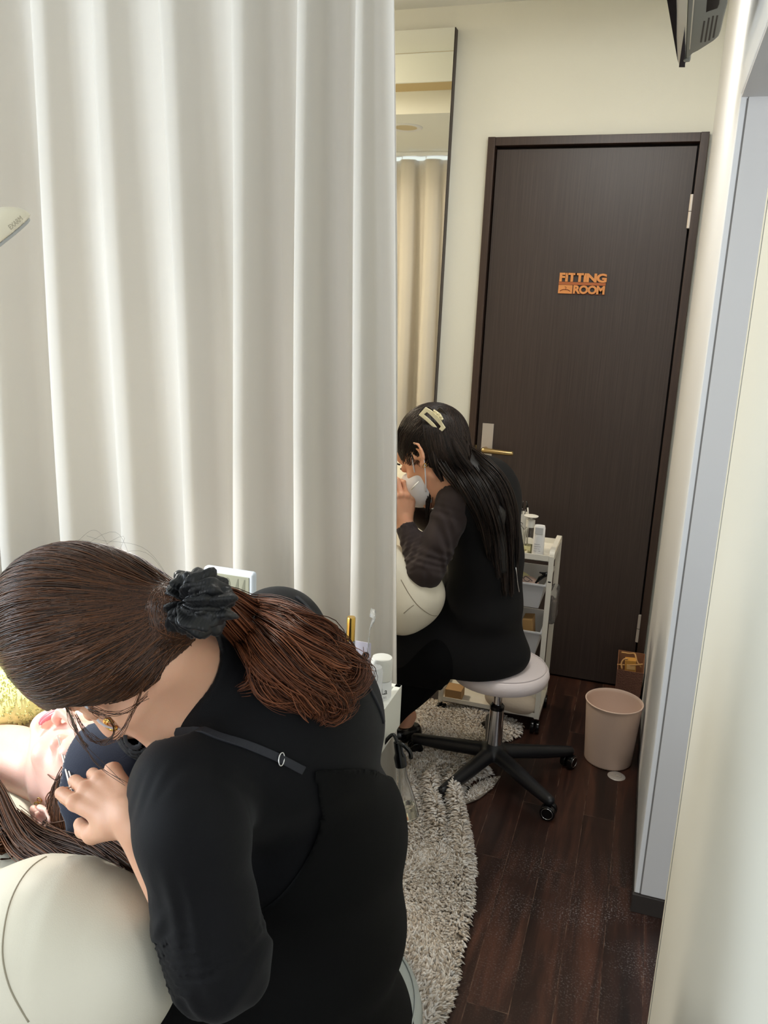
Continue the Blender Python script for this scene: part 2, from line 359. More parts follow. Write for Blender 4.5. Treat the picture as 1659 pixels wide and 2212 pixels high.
# side room seen through the opening
struct('wall_side_room', (1.4, YB, 0), (1.5, YD, 2.6), M_white_paint)
struct('wall_side_far', (XR+.101, YP+.35, 0), (1.4, YP+.45, 2.6), M_white_paint)
# cream door leaf standing in the opening, nearest thing at the right edge
d2 = struct('door_2', (0.135, 0.42, 0.01), (0.165, 1.408, HL-.012), M_cream_leaf, None, 0.001)
struct('edge_band', (0.1335, 1.3935, 0.011), (0.1349, 1.4085, HL-.013), mat('edge_band_cream', srgb(228, 224, 206), 0.5), d2, 0.0004)
struct('edge_groove', (0.1343, 1.3915, 0.011), (0.1350, 1.3925, HL-.013), M_line, d2)
# left wall with the daylight window, added light-limiting back wall, ceiling
bm = bmesh.new()
bbox(bm, (XL-.1, YB, 0), (XL, -0.5, 2.6)); bbox(bm, (XL-.1, 1.1, 0), (XL, YD, 2.6)); bbox(bm, (XL-.1, -0.5, 0), (XL, 1.1, 0.7)); bbox(bm, (XL-.1, -0.5, 2.0), (XL, 1.1, 2.6))
bm_obj('wall_left', bm, M_wall)['kind'] = 'structure'
w1 = None
bm = bmesh.new()
for lo, hi in (((XL-.06, -.5, .7), (XL-.01, -.46, 2.0)), ((XL-.06, 1.06, .7), (XL-.01, 1.1, 2.0)), ((XL-.06, -.46, .7), (XL-.01, 1.06, .74)), ((XL-.06, -.46, 1.96), (XL-.01, 1.06, 2.0)), ((XL-.06, .28, .74), (XL-.01, .32, 1.96))): bbox(bm, lo, hi)
bm_obj('window_1', bm, M_white_paint)['kind'] = 'structure'
bm = bmesh.new()
bbox(bm, (XL, YB-.1, 0), (-2.3, YB, 2.6)); bbox(bm, (-.55, YB-.1, 0), (1.5, YB, 2.6)); bbox(bm, (-2.3, YB-.1, 1.95), (-.55, YB, 2.6))  # unseen wall added behind the camera, its opening limits the incoming light
bm_obj('added_wall_back', bm, M_wall)['kind'] = 'structure'
# ceiling: low part over the near booth, a step up towards the far wall with a small recess
struct('ceiling', (XL, YB, 2.30), (XR+.0, 2.35, 2.5), M_ceil)
struct('ceiling_far', (XL, 2.58, HC), (XR, YD, 2.6), M_ceil)
struct('ceiling_recess', (XL, 2.35, 2.395), (XR, 2.5655, 2.5), mat('recess_beige', srgb(206, 184, 138), 0.85))
struct('trim_5', (XL, 2.566, 2.37), (XR, 2.5795, 2.484), M_ceil, None, 0.004)
struct('ceiling_side_room', (XR+.10, YB, 2.45), (1.4, YP+.35, 2.5), M_ceil)
# ---------------------------------------------------------------- fitting room door
door = bpy.data.objects.new('door_1', None); C.objects.link(door); door.location = ((DX0+DX1)/2, YD, 0); door['kind'] = 'structure'
YF = 3.118
bm = bmesh.new()
bbox(bm, (DX0, YF, 0), (DX0+.027, YD+.06, DZ)); bbox(bm, (DX1-.027, YF, 0), (DX1, YD+.06, DZ)); bbox(bm, (DX0+.027, YF+.001, DZ-.030), (DX1-.027, YD+.06, DZ-.001))
bm_obj('frame', bm, M_frame, door, False, 0.0015)
bm = bmesh.new()   # rebate the leaf closes against
M_dark_brown = mat('rebate_wood', srgb(30, 22, 19), 0.6)  # dark brown for the stop, reused at the hinge joints
bbox(bm, (DX0+.027, YD+.03, 0), (DX0+.040, YD+.078, DZ-.03)); bbox(bm, (DX1-.040, YD+.03, 0), (DX1-.027, YD+.078, DZ-.03)); bbox(bm, (DX0+.04, YD+.03, DZ-.044), (DX1-.04, YD+.078, DZ-.03))
bm_obj('stop', bm, M_dark_brown, door)
box('leaf', (DX0+.033, YD-.008, 0.008), (DX1-.033, YD+.028, DZ-.040), M_door, door, 0.0012)
M_steel = mat('satin_steel', srgb(196, 190, 184), 0.4, 0.45); M_brass = mat('champagne_metal', srgb(186, 160, 112), 0.28, 0.9)
hp = box('handle_plate', (-0.607, YD-.014, 0.878), (-0.5625, YD-.0085, 1.006), M_steel, door, 0.001)
lathe('keyhole', [(0, -.003), (.008, -.003), (.009, -.0015), (.009, 0)], (-0.585, YD-.0142, 0.955), mat('keyhole_metal', srgb(150, 144, 130), .3, .9), hp, 20, Matrix.Rotation(math.radians(90), 3, 'X').to_4x4().to_3x3())
pts = spline([(-0.588, YD-.014, .905), (-0.588, YD-.048, .906), (-0.583, YD-.058, .906), (-0.55, YD-.060, .905), (-0.50, YD-.058, .9035), (-0.473, YD-.055, .903)], 22)
tube('handle', pts, np.r_[np.full(6, .0095), np.linspace(.0115, .0085, 16)], M_brass, hp, 14)
for z0, z1 in ((1.735, 1.845), (0.205, 0.315)):
    hg = lathe('hinge', [(0, -.002), (.0075, 0), (.0075, (z1-z0)), (0, z1-z0+.002)], (DX1-.030, YD-.0175, z0), M_steel, door, 16)
    for zz in ((z0+z1)/2,): lathe('hinge_joint', [(.0078, -.001), (.0078, .001)], (DX1-.030, YD-.0175, zz), M_dark_brown, hg, 16)
box('latch', (-0.6325, YD-.002, 0.895), (-0.6265, YD+.012, 0.915), M_brass, door, 0.001)
# sign
sg = empty('door_sign', (-0.277, YD-.008, 1.50), 'small orange wooden FITTING ROOM sign with a hanger pictogram fixed on the dark door', 'sign')
M_sign = mat('sign_wood', srgb(214, 142, 78), 0.5, noise=0.08, nscale=60); M_sign2 = mat('sign_bar', srgb(168, 92, 42), 0.5, noise=0.1, nscale=60); M_signd = mat('sign_edge', srgb(112, 48, 22), 0.6)
def word(name, s, x0, x1, z0, z1, y, m, parent, ext=0.0025, rot=(math.radians(90), 0, 0), bold=0.0):
    cu = bpy.data.curves.new(name, 'FONT'); cu.body = s; cu.extrude = ext; cu.offset = bold; cu.resolution_u = 3; cu.space_character = 0.9
    o = bpy.data.objects.new(name+'_tmp', cu); C.objects.link(o)
    dg = bpy.context.evaluated_depsgraph_get(); me = bpy.data.meshes.new_from_object(o.evaluated_get(dg)); bpy.data.objects.remove(o)
    n = len(me.vertices); co = np.zeros(n*3); me.vertices.foreach_get('co', co); co = co.reshape(-1, 3)
    a, b = co.min(0), co.max(0); out = np.zeros_like(co)
    out[:, 0] = x0+(co[:, 0]-a[0])/(b[0]-a[0])*(x1-x0); out[:, 2] = z0+(co[:, 1]-a[1])/(b[1]-a[1])*(z1-z0); out[:, 1] = y-co[:, 2]
    me.vertices.foreach_set('co', out.ravel()); me.update(); return link(name, me, m, parent, False)
y0 = YD-.008
SX0, SX1, SZ0, SZ1 = -0.362, -0.193, 1.505, 1.578
word('top_lettering', 'FITTING', SX0+.001, SX1, 1.5465, SZ1, y0-.0055, M_sign, sg, bold=.045)
word('bottom_lettering', 'ROOM', -0.308, SX1-.003, SZ0, 1.5355, y0-.0055, M_sign, sg, bold=.045)
box('bar', (SX0, y0-.006, 1.536), (SX1-.002, y0-.0005, 1.546), M_sign2, sg)
box('backing', (SX0-.0005, y0-.0025, SZ0-.001), (SX1-.0005, y0-.0001, SZ0+.001), M_signd, sg)
hb = box('hanger_panel', (SX0, y0-.0055, SZ0), (-0.3115, y0-.0005, 1.5350), M_sign, sg)
tube('hanger', spline([(-.3555, y0-.0056, 1.5130), (-.347, y0-.0056, 1.5180), (-.337, y0-.0056, 1.5190), (-.327, y0-.0056, 1.5180), (-.3185, y0-.0056, 1.5130)], 14), 0.0014, M_signd, hb, 6)
tube('hook', spline([(-.337, y0-.0056, 1.5190), (-.3345, y0-.0056, 1.5235), (-.334, y0-.0056, 1.5275), (-.3375, y0-.0056, 1.5290), (-.3395, y0-.0056, 1.5275)], 12), 0.0008, M_signd, hb, 6)
# ---------------------------------------------------------------- mirror, downlight, curtain rail
mi = empty('wall_mirror', (-0.95, YD, 1.2), 'tall frameless mirror with dark side edge hung left of the door', 'mirror')
MX0, MX1, MZ0, MZ1 = -1.35, -0.800, 0.62, 2.405
box('backing', (MX0, YD-.034, MZ0), (MX1, YD-.0005, MZ1), mat('mirror_edge', srgb(58, 47, 42), 0.5), mi)
M_mir = mat('mirror_glass', (0.93, 0.95, 0.93), 0.02, 1.0)
box('glass', (MX0+.002, YD-.0405, MZ0+.002), (MX1-.002, YD-.0345, MZ1-.002), M_mir, mi)
dl = empty('downlight', (-1.28, 2.10, 2.30), 'round recessed ceiling downlight reflected at the top of the mirror', 'ceiling light')
lathe('trim_ring', [(.052, -.002), (.075, -.006), (.082, -.002), (.082, 0)], (-1.28, 2.10, 2.2995), M_white_paint, dl, 40)
lathe('diffuser', [(0, -.003), (.055, -.003), (.055, -.0005)], (-1.28, 2.10, 2.2995), mat('downlight_glass', srgb(205, 190, 150), .4), dl, 40)
# ================================================================ CURTAIN between the booths
M_curt = mat('curtain_cloth', srgb(216, 210, 201), 0.9, sheen=0.15, bump='noise', bscale=900, bstr=0.12)
nt = M_curt.node_tree; tr = nt.nodes.new('ShaderNodeBsdfTranslucent'); tr.inputs[0].default_value = col4(srgb(236, 214, 176)); ms = nt.nodes.new('ShaderNodeMixShader'); ms.inputs[0].default_value = 0.06
out = [n for n in nt.nodes if n.type == 'OUTPUT_MATERIAL'][0]
nt.links.new(nt.nodes['Principled BSDF'].outputs[0], ms.inputs[1]); nt.links.new(tr.outputs[0], ms.inputs[2]); nt.links.new(ms.outputs[0], out.inputs[0])
YC = 1.50
def curtain(name, label, xs_top, xs_bot, ztop, zbot, y0, right_top, right_bot, amp, parent=None, mir=1):
    """xs: x of each fold's left edge at top/bottom, left to right"""
    nz = 60; per = 28; V = []; fls = [.3]*8+[.0, .0, .35, .8, 1.0, .6]
    nf = len(xs_top)
    for iz in range(nz+1):
        t = iz/nz; z = ztop+(zbot-ztop)*t
        e = [a+(b-a)*t for a, b in zip(xs_top, xs_bot)]; e.append(right_top+(right_bot-right_top)*t)
        for k in range(nf):
            x0, x1 = e[k], e[k+1]; w = x1-x0
            for j in range(per):
                u = j/per
                # ridge close to u=0.08, soft valley at u=0.6, near-vertical left flank
                fl = fls[k]; uu = [0, .02, .06, .15, .24+.04*fl, .36, .50-.06*fl, .60-.06*fl, .80, .94, 1.0]
                prof = np.interp(u, uu, [0.58, .90, .97, 1.0, .95, .58, .16, .02, .08, .30, .58])
                xo = np.interp(u, uu, [0.0, .008, .045, .14, .25, .34+.0*fl, .45-.06*fl, .58-.05*fl, .79, .975, 1.0])
                a = amp*([1,1,1,1,1,1,1,1,.62,.55,.72,.95,1.15,.8][k])*(0.55+0.6*min(1, t*1.6))*min(1.15, w/.12)
                wob = 0.004*math.sin(7*t+k*1.7+u*2)
                V.append((x0+xo*w+wob, y0-mir*a*(prof-.4), z))
        V.append((e[-1], y0-mir*0.004, z))
    n = nf*per+1; V = np.array(V)
    # smooth the cross-section a little
    A = V.reshape(nz+1, n, 3)
    for _ in range(1): A[:, 1:-1, 1] = (A[:, :-2, 1]+2*A[:, 1:-1, 1]+A[:, 2:, 1])/4
    Fc = [(i*n+j, i*n+j+1, (i+1)*n+j+1, (i+1)*n+j) for i in range(nz) for j in range(n-1)]
    me = raw_mesh(name, A.reshape(-1, 3), Fc); o = link(name, me, M_curt, parent, True)
    so = o.modifiers.new('thickness', 'SOLIDIFY'); so.thickness = 0.0016
    return o
cur = empty('booth_curtain', (-1.4, YC, 0.02), 'long cream pleated curtain hanging between the two treatment booths', 'curtain')
xt = [-2.38, -2.24, -2.10, -1.96, -1.82, -1.68, -1.54, -1.40, -1.258, -1.115, -0.966, -0.810, -0.678, -0.568]
xb = [-2.36, -2.20, -2.05, -1.90, -1.76, -1.63, -1.49, -1.36, -1.212, -1.052, -0.874, -0.761, -0.623, -0.515]
curtain('cloth', '', xt, xb, 2.262, 0.03, YC-.006, -0.513, -0.398, 0.092, cur)
for k, x in enumerate([a+.06 for a in xt]):
    tube('hook', [(x, YC, 2.262), (x, YC+.004, 2.275), (x, YC, 2.288)], .0022, M_white_paint, cur, 6)
rail = box('curtain_rail', (XL+.01, YC-.014, 2.278), (-0.30, YC+.014, 2.2995), M_white_paint, None, 0.002)
tag(rail, 'white ceiling rail the booth curtain hangs from', 'curtain rail')
# ================================================================ FURNITURE AND PROPS
M_chrome = mat('chrome', (0.75, 0.75, 0.77), 0.12, 1.0); M_blackp = mat('black_plastic', srgb(22, 23, 27), 0.42, noise=0.1, nscale=80)
M_blackg = mat('black_gloss_plastic', srgb(10, 10, 12), 0.2)
M_whitem = mat('white_enamel', srgb(228, 224, 212), 0.4, spec=0.5)
M_whitep = mat('white_plastic', srgb(222, 220, 212), 0.45)
def leather(name, c, sc=600): return mat(name, c, 0.42, bump='voronoi', bscale=sc, bstr=0.06, noise=0.03, nscale=5)
def stool(loc, seat_z, label, seatmat, rz, R=0.150, base=True):
    x, y = loc; t = empty('swivel_stool', (x, y, 0), label, 'stool')
    zt = seat_z
    sd = lathe('seat', [(0, zt-.052), (R-.02, zt-.054), (R-.004, zt-.046), (R+.002, zt-.026), (R-.002, zt-.010), (R-.012, zt-.002), (R-.03, zt+.001), (0, zt+.003)], (x, y, 0), seatmat, t, 64, auto=60)
    pip = []
    for k in range(65):
        a = 2*math.pi*k/64; pip.append((x+(R-.010)*math.cos(a), y+(R-.010)*math.sin(a), zt-.0015))
    tube('seam', pip, .0016, seatmat, sd, 6, cap=False)
    lathe('seat_plate', [(0, zt-.066), (.06, zt-.066), (.075, zt-.053), (0, zt-.053)], (x, y, 0), M_blackp, t, 32)
    lathe('gas_piston', [(.0135, .23), (.0135, zt-.06)], (x, y, 0), M_chrome, t, 28)
    lathe('collar', [(.0215, .222), (.0225, .236), (.0165, .243), (.0135, .243)], (x, y, 0), M_blackg, t, 28)
    lathe('column', [(.026, .085), (.0245, .10), (.022, .225), (.0135, .226)], (x, y, 0), M_chrome, t, 36)
    # five-arm base as one casting
    s = Sdf(); hub = np.array([x, y, .085]); s.cone(hub+[0, 0, -.028], hub+[0, 0, .005], .034, .031, 0)
    tips = []
    for k in range(5):
        a = rz+k*2*math.pi/5; d = np.array([math.cos(a), math.sin(a), 0]); e = hub+d*.262+[0, 0, -.028]; tips.append((e, a))
        s.cone(hub+d*.02+[0, 0, -.008], e, .025, .0155, .012); s.cone(hub+d*.02+[0, 0, -.024], e+[0, 0, -.004]-d*.02, .019, .013, .01)
    s.ell(hub+[0, 0, -.085], (.19, .19, .052), None, .02, 's')
    me = surf(s, .0045, name='base'); link('base', me, M_blackp, t)
    for e, a in tips:
        d = Vector((math.cos(a+.6), math.sin(a+.6), 0)); n = Vector((-d.y, d.x, 0)); c = Vector(e)+Vector((0, 0, -.034)); c.z = .0235
        M = Matrix((d, n, Vector((0, 0, 1)))).transposed()
        V = []; wh = None
        rot = (Matrix.Translation(c) @ M.to_4x4() @ Matrix.Rotation(math.radians(90), 4, 'X'))
        bm = bmesh.new()
        for s0 in (-1, 1): bmesh.ops.create_cone(bm, cap_ends=True, segments=28, radius1=.0225, radius2=.0225, depth=.0175, matrix=rot @ Matrix.Translation((0, 0, s0*.0118)))
        cs = bm_obj('caster', bm, M_blackg, t, False, .003, 2)
        bm = bmesh.new(); bmesh.ops.create_cone(bm, cap_ends=True, segments=10, radius1=.006, radius2=.006, depth=.03, matrix=Matrix.Translation(Vector(e)+Vector((0, 0, -.014)))); 
        bbox(bm, c+Vector((-.004, -.004, 0)), c+Vector((.004, .004, .024))); bm_obj('fork', bm, M_blackp, cs, False, .001)
        V, Fc = tube_np([tuple(c+n*(-.0207)+rot.to_3x3() @ Vector((math.cos(q)*.0165, math.sin(q)*.0165, 0))) for q in np.linspace(0, 2*math.pi, 25)], .0007, 5, False)
        link('wheel_ring', raw_mesh('wheel_ring', V, Fc), M_chrome, cs)
    return t
M_seatw = leather('stool_vinyl_white', srgb(224, 214, 214)); M_seatg = leather('stool_vinyl_grey', srgb(176, 182, 178))
stool((-0.340, 2.315), 0.380, 'round white vinyl swivel stool on chrome column under the masked woman', M_seatw, math.radians(-41), R=.148)
stool((-0.375, 0.90), 0.445, 'pale grey round swivel stool under the woman with the brown ponytail', M_seatg, math.radians(20), R=.170)
# ---------------------------------------------------------------- trolleys
def trolley(x0, x1, y0, y1, H, label, trays, name='storage_trolley', side='x'):
    t = empty(name, ((x0+x1)/2, (y0+y1)/2, 0), label, 'trolley')
    w = .0175
    # two end frames (at x0 and x1), each an inverted U of flat steel with rounded shoulders
    for X, s in ((x1, -1), (x0, 1)):
        P = []
        r = .022
        for (cy, cz, a0, a1) in ((y0+r, H-r, 180, 90), (y1-r, H-r, 90, 0)):
            for a in np.linspace(math.radians(a0), math.radians(a1), 7): P.append((cy+r*math.cos(a), cz+r*math.sin(a)))
        P = [(y0, .055)]+P+[(y1, .055)]
        bm = bmesh.new(); vo = []; n = len(P)
        th = .004
        for i, (py, pz) in enumerate(P):
            ty = P[min(i+1, n-1)][0]-P[max(i-1, 0)][0]; tz = P[min(i+1, n-1)][1]-P[max(i-1, 0)][1]; L = math.hypot(ty, tz); ny, nz = tz/L, -ty/L
            vo.append([bm.verts.new((X, py, pz)), bm.verts.new((X+s*w, py, pz)), bm.verts.new((X+s*w, py+ny*th, pz+nz*th)), bm.verts.new((X, py+ny*th, pz+nz*th))])
        for a, b in zip(vo, vo[1:]):
            for k in range(4): bm.faces.new((a[k], a[(k+1) % 4], b[(k+1) % 4], b[k]))
        bm.faces.new(vo[0]); bm.faces.new(vo[-1][::-1])
        fr = bm_obj('end_frame', bm, M_whitem, t, False, .001)
    # front and back legs have flat faces towards the camera: post plates
    for X in (x0, x1-w):
        for Y in (y0, y1-.003):
            pl = box('post', (X+.0003, Y-.0012 if Y == y0 else Y+.0016, .056), (X+w-.0003, Y+.0018 if Y == y0 else Y+.0042, H-.02), M_whitem, t, .0006)
            if X > x0 and Y == y0:
                for zz in (H-.086, H-.127, .32):
                    lathe('screw', [(0, -.0006), (.0022, -.0006), (.0022, 0)], (X+w*.55, Y-.0012, zz), M_blackg, pl, 12, Matrix.Rotation(math.radians(90), 3, 'X'))
                box('slot', (X+w*.25, Y-.0017, H-.110), (X+w*.8, Y+.001, H-.106), M_blackg, pl)
    # top tray, side rails
    bm = bmesh.new()
    bbox(bm, (x0+.002, y0, H-.040), (x1-w, y0+.002, H-.018)); bbox(bm, (x0+.002, y1-.002, H-.040), (x1-w, y1, H-.018))
    bbox(bm, (x0+.002, y0, H-.040), (x1-.002, y1, H-.037)); bbox(bm, (x0+.002, y0, H-.04), (x0+.004, y1, H-.018)); bbox(bm, (x1-.004, y0, H-.04), (x1-.002, y1, H-.018))
    bm_obj('top_tray', bm, M_whitem, t, False, .0008)
    bm = bmesh.new(); bbox(bm, (x0, y0, .058), (x1, y0+.003, .076)); bbox(bm, (x0, y1-.003, .058), (x1, y1, .076)); bbox(bm, (x0, y0, .058), (x0+.003, y1, .076)); bbox(bm, (x1-.003, y0, .058), (x1, y1, .076)); bbox(bm, (x0, y0, .058), (x1, y1, .061))
    bm_obj('bottom_frame', bm, M_whitem, t, False, .0008)
    for (za, zb, m) in trays:
        bm = bmesh.new(); A = [(x0+.022, y0+.004), (x1-.024, y0+.004), (x1-.024, y1-.006), (x0+.022, y1-.006)]; ins = .016
        B = [(x0+.022+ins, y0+.004+ins), (x1-.024-ins, y0+.004+ins), (x1-.024-ins, y1-.006-ins), (x0+.022+ins, y1-.006-ins)]
        va = [bm.verts.new((x, y, za)) for x, y in A]; vb = [bm.verts.new((x, y, zb)) for x, y in B]
        for k in range(4): bm.faces.new((va[k], va[(k+1) % 4], vb[(k+1) % 4], vb[k]))
        bm.faces.new(vb)
        lip = [bm.verts.new((x+(-.006 if i in (0, 3) else .006), y+(-.006 if i < 2 else .006), za)) for i, (x, y) in enumerate(A)]
        lip2 = [bm.verts.new((v.co.x, v.co.y, za-.006)) for v in lip]
        for k in range(4): bm.faces.new((va[k], va[(k+1) % 4], lip[(k+1) % 4], lip[k])); bm.faces.new((lip[k], lip[(k+1) % 4], lip2[(k+1) % 4], lip2[k]))
        me = bpy.data.meshes.new('basket'); bmesh.ops.recalc_face_normals(bm, faces=bm.faces[:]); bm.to_mesh(me); bm.free(); o = link('basket', me, m, t, False)
        so = o.modifiers.new('th', 'SOLIDIFY'); so.thickness = .0018; bv = o.modifiers.new('b', 'BEVEL'); bv.width = .003; bv.segments = 2; bv.limit_method = 'ANGLE'
        for X in (x0+.018, x1-.019):
            box('runner', (X-.002, y0+.003, za-.012), (X+.002, y1-.003, za-.0065), M_whitem, t)
    for X in (x0+.012, x1-.012):
        for Y in (y0+.010, y1-.010):
            bm = bmesh.new()
            for s0 in (-1, 1): bmesh.ops.create_cone(bm, cap_ends=True, segments=24, radius1=.022, radius2=.022, depth=.013, matrix=Matrix.Translation((X+s0*.009, Y, .0225)) @ Matrix.Rotation(math.radians(90), 4, 'Y'))
            bbox(bm, (X-.003, Y-.004, .0225), (X+.003, Y+.004, .058)); cs = bm_obj('caster', bm, M_blackg, t, False, .003)
    return t
M_bask = mat('basket_plastic', srgb(206, 206, 208), 0.5)
trolley(-0.600, -0.238, 2.625, 2.86, 0.666, 'white narrow metal trolley with baskets beside the dark door', [(.545, .455, M_bask), (.375, .275, M_bask)])
trolley(-0.84, -0.47, 1.17, 1.395, 0.6165, 'white metal trolley in front of the curtain behind the ponytailed woman', [])
# deep white side bin clipped on the near trolley's end (its corner shows beside the curtain edge)
t = empty('hanging_tray', (-0.40, 1.25, .6), 'white deep tray whose open corner sticks out at the curtain edge', 'tray')
bm = bmesh.new()
tx0, tx1, ty0, ty1, tz0, tz1 = -0.79, -0.392, 1.035, 1.395, 0.617, 0.703
bbox(bm, (tx1-.0125, ty0, tz1-.002), (tx1, ty1, tz1)); bbox(bm, (tx1-.002, ty0, tz0), (tx1, ty1, tz1)); bbox(bm, (tx0, ty1-.002, tz0), (tx1, ty1, tz1)); bbox(bm, (tx0, ty0, tz0), (tx0+.002, ty1, tz1)); bbox(bm, (tx0, ty0, tz0), (tx1, ty0+.002, tz1))
bbox(bm, (tx0, ty0, tz0), (tx1, ty1, tz0+.002)); bbox(bm, (tx0, ty1-.0125, tz1-.002), (tx1, ty1, tz1))
TZ = tz0+.002
bm_obj('shell', bm, mat('tray_white', srgb(232, 232, 222), .45), t, False, .0008)
# ---------------------------------------------------------------- bottles and jars
M_glass = mat('clear_plastic', (0.93, 0.94, 0.94), 0.05, trans=1.0, ior=1.3, spec=0.5)
M_liq = mat('pale_liquid', srgb(232, 230, 190), 0.05, trans=0.85, ior=1.33)
M_lotion = mat('lotion_white', srgb(236, 236, 236), 0.5, sss=0.0)
M_gold = mat('gold_metal', srgb(224, 182, 96), 0.22, 1.0); M_ink = mat('print_ink', srgb(70, 70, 72), .6); M_paleink = mat('pale_print', srgb(176, 172, 178), .6)
def clear_bottle(root, x, y, z, r, h, neck, fill, wall=.0022, liq=M_liq):
    p = [(0, z), (r*.92, z), (r, z+.004), (r, z+h*.86), (r*.72, z+h*.95), (neck, z+h), (neck, z+h+.006), (neck-wall, z+h+.006), (neck-wall, z+h), (r*.72-wall, z+h*.94), (r-wall, z+h*.85), (r-wall, z+.006), (0, z+.004)]
    lathe('bottle_body', p, (x, y, 0), M_glass, root, 40)
    if fill > 0: lathe('liquid', [(0, z+.0045), (r-wall-.0004, z+.0065), (r-wall-.0004, z+h*fill), (0, z+h*fill)], (x, y, 0), liq, root, 36)
zt = .6292
b = empty('pump_bottle', (-0.335, 2.665, zt), 'clear pump bottle with round white top on the far trolley', 'bottle')
clear_bottle(b, -.331, 2.672, zt, .0215, .098, .012, .36)
lathe('pump_cap', [(.0145, zt+.098), (.0148, zt+.122), (.012, zt+.124), (.0045, zt+.124), (.004, zt+.131), (.0225, zt+.1335), (.0245, zt+.1365), (.020, zt+.138), (0, zt+.137)], (-.331, 2.672, 0), M_whitep, b, 36)
b = empty('foam_bottle', (-0.296, 2.652, zt), 'tapered white bottle with square shoulders, nearest the door on the far trolley', 'bottle')
M = Matrix.Diagonal((1, .62, 1))
lathe('bottle_body', [(0, zt), (.0195, zt), (.0205, zt+.003), (.0190, zt+.07), (.0188, zt+.105), (.0165, zt+.113), (0, zt+.114)], (-.2965, 2.650, 0), M_lotion, b, 36, scale=(1, .7))
box('recessed_panel', (-.310, 2.6355, zt+.085), (-.283, 2.638, zt+.108), mat('panel_grey_white', srgb(200, 200, 200), .4), b, .001)
for k in range(4): box('printed_line', (-.309, 2.6362, zt+.050-.008*k), (-.290+.003*(k % 2), 2.6368, zt+.0515-.008*k), M_paleink, b)
b = empty('ribbed_jar', (-0.353, 2.652, zt), 'low cream ribbed jar on the front of the far trolley tray', 'jar')
Vp = []
seg = 72; prof = [(0, 0, 0), (.0205, 0, 0), (.0225, .002, 1), (.0225, .018, 1), (.0215, .0205, 0), (.0195, .0205, 0), (.019, .012, 0), (0, .012, 0)]
V = []; Fc = []
for (r, z, rb) in prof:
    for k in range(seg):
        a = 2*math.pi*k/seg; rr = r+(.0007*(1 if k % 3 == 0 else -0.3) if rb else 0); V.append((-.353+max(rr, 1e-5)*math.cos(a), 2.652+max(rr, 1e-5)*math.sin(a), zt+z))
for i in range(len(prof)-1):
    for k in range(seg): Fc.append((i*seg+k, i*seg+(k+1) % seg, (i+1)*seg+(k+1) % seg, (i+1)*seg+k))
link('jar_body', raw_mesh('jar_body', V, Fc), mat('cream_plastic', srgb(232, 222, 186), .45), b, False)
b = empty('clear_bottle', (-.372, 2.70, zt), 'clear square-shouldered bottle half behind the black sleeve on the far trolley', 'bottle')
clear_bottle(b, -.371, 2.705, zt, .018, .088, .008, .2)
lathe('neck_ring', [(.009, zt+.09), (.0105, zt+.092), (.0105, zt+.098), (.008, zt+.1)], (-.371, 2.705, 0), M_chrome, b, 24)
c = empty('brush_cup', (-.385, 2.74, zt), 'white cup holding fine brushes and a clip on the far trolley', 'cup')
lathe('cup_body', [(0, zt), (.020, zt), (.027, zt+.125), (.0262, zt+.125), (.019, zt+.003), (0, zt+.003)], (-.378, 2.752, 0), M_whitep, c, 36)
for k, (dx, dy, tz, m) in enumerate([(-.004, .006, .160, M_blackg), (.004, -.002, .168, M_glass), (.012, .003, .158, M_blackg)]):
    wd = empty('fine_brush', (-.378+dx, 2.752+dy, zt+.01), ['thin dark brush leaning left in the white cup', 'clear handled brush upright in the white cup', 'thin dark brush leaning right in the white cup'][k], 'brush', 'brushes in the white cup')
    tube('handle', [(-.378+dx*.3, 2.752+dy*.3, zt+.01), (-.378+dx*1.3, 2.752+dy, zt+tz-.02)], .0016, m, wd, 8); tube('tip', [(-.378+dx*1.3, 2.752+dy, zt+tz-.02), (-.378+dx*1.42, 2.752+dy, zt+tz)], [.0022, .0008], M_blackg, wd, 8)
b = empty('spoolie_brush', (-.352, 2.735, zt), 'black and white lash brush standing tilted beside the pump bottle top', 'brush')
tube('handle', [(-.345, 2.735, zt), (-.350, 2.735, zt+.128), (-.3535, 2.735, zt+.150)], .0024, M_whitep, b, 8); tube('bristles', [(-.3535, 2.735, zt+.150), (-.360, 2.735, zt+.172)], [.003, .0024], M_blackg, b, 8)
# contents of the baskets
def lumps(name, root, c, r, n, m, sd, sq=.6):
    rg = np.random.default_rng(sd); s = Sdf()
    for _ in range(n): s.ell(np.array(c)+rg.uniform(-1, 1, 3)*np.array(r)*.6, np.array(r)*rg.uniform(.35, .6, 3), None, .01)
    return link(name, surf(s, .004, name=name), m, root)
o = lumps('folded_cloth', None, (-.345, 2.70, .515), (.055, .05, .05), 7, mat('pale_yellow_cloth', srgb(222, 218, 168), .9, bump='noise', bscale=300, bstr=.3), 3); tag(o, 'pale yellow cloth bundle in the upper basket of the far trolley', 'cloth')
g = empty('eyelet_ribbon', (-.335, 2.66, .55), 'dark cord looped over a pinkish pouch in the upper basket', 'pouch')
link('pouch_body', surf(Sdf().ell((-.325, 2.675, .537), (.032, .02, .016), None, 0).ell((-.305, 2.672, .530), (.02, .018, .014), None, .01), .003), mat('pink_beige_cloth', srgb(206, 178, 164), .9), g)
tube('cord', spline([(-.358, 2.655, .548), (-.348, 2.648, .556), (-.336, 2.650, .552), (-.33, 2.652, .558), (-.316, 2.652, .552), (-.306, 2.655, .544)], 24), .0013, M_ink, g, 6)
tube('cord', spline([(-.336, 2.650, .552), (-.332, 2.651, .545), (-.322, 2.651, .541), (-.314, 2.652, .548)], 16), .0011, M_ink, g, 6)
cl = empty('black_clip', (-.262, 2.63, .56), 'black clip gripping the edge frame beside the upper basket', 'clip')
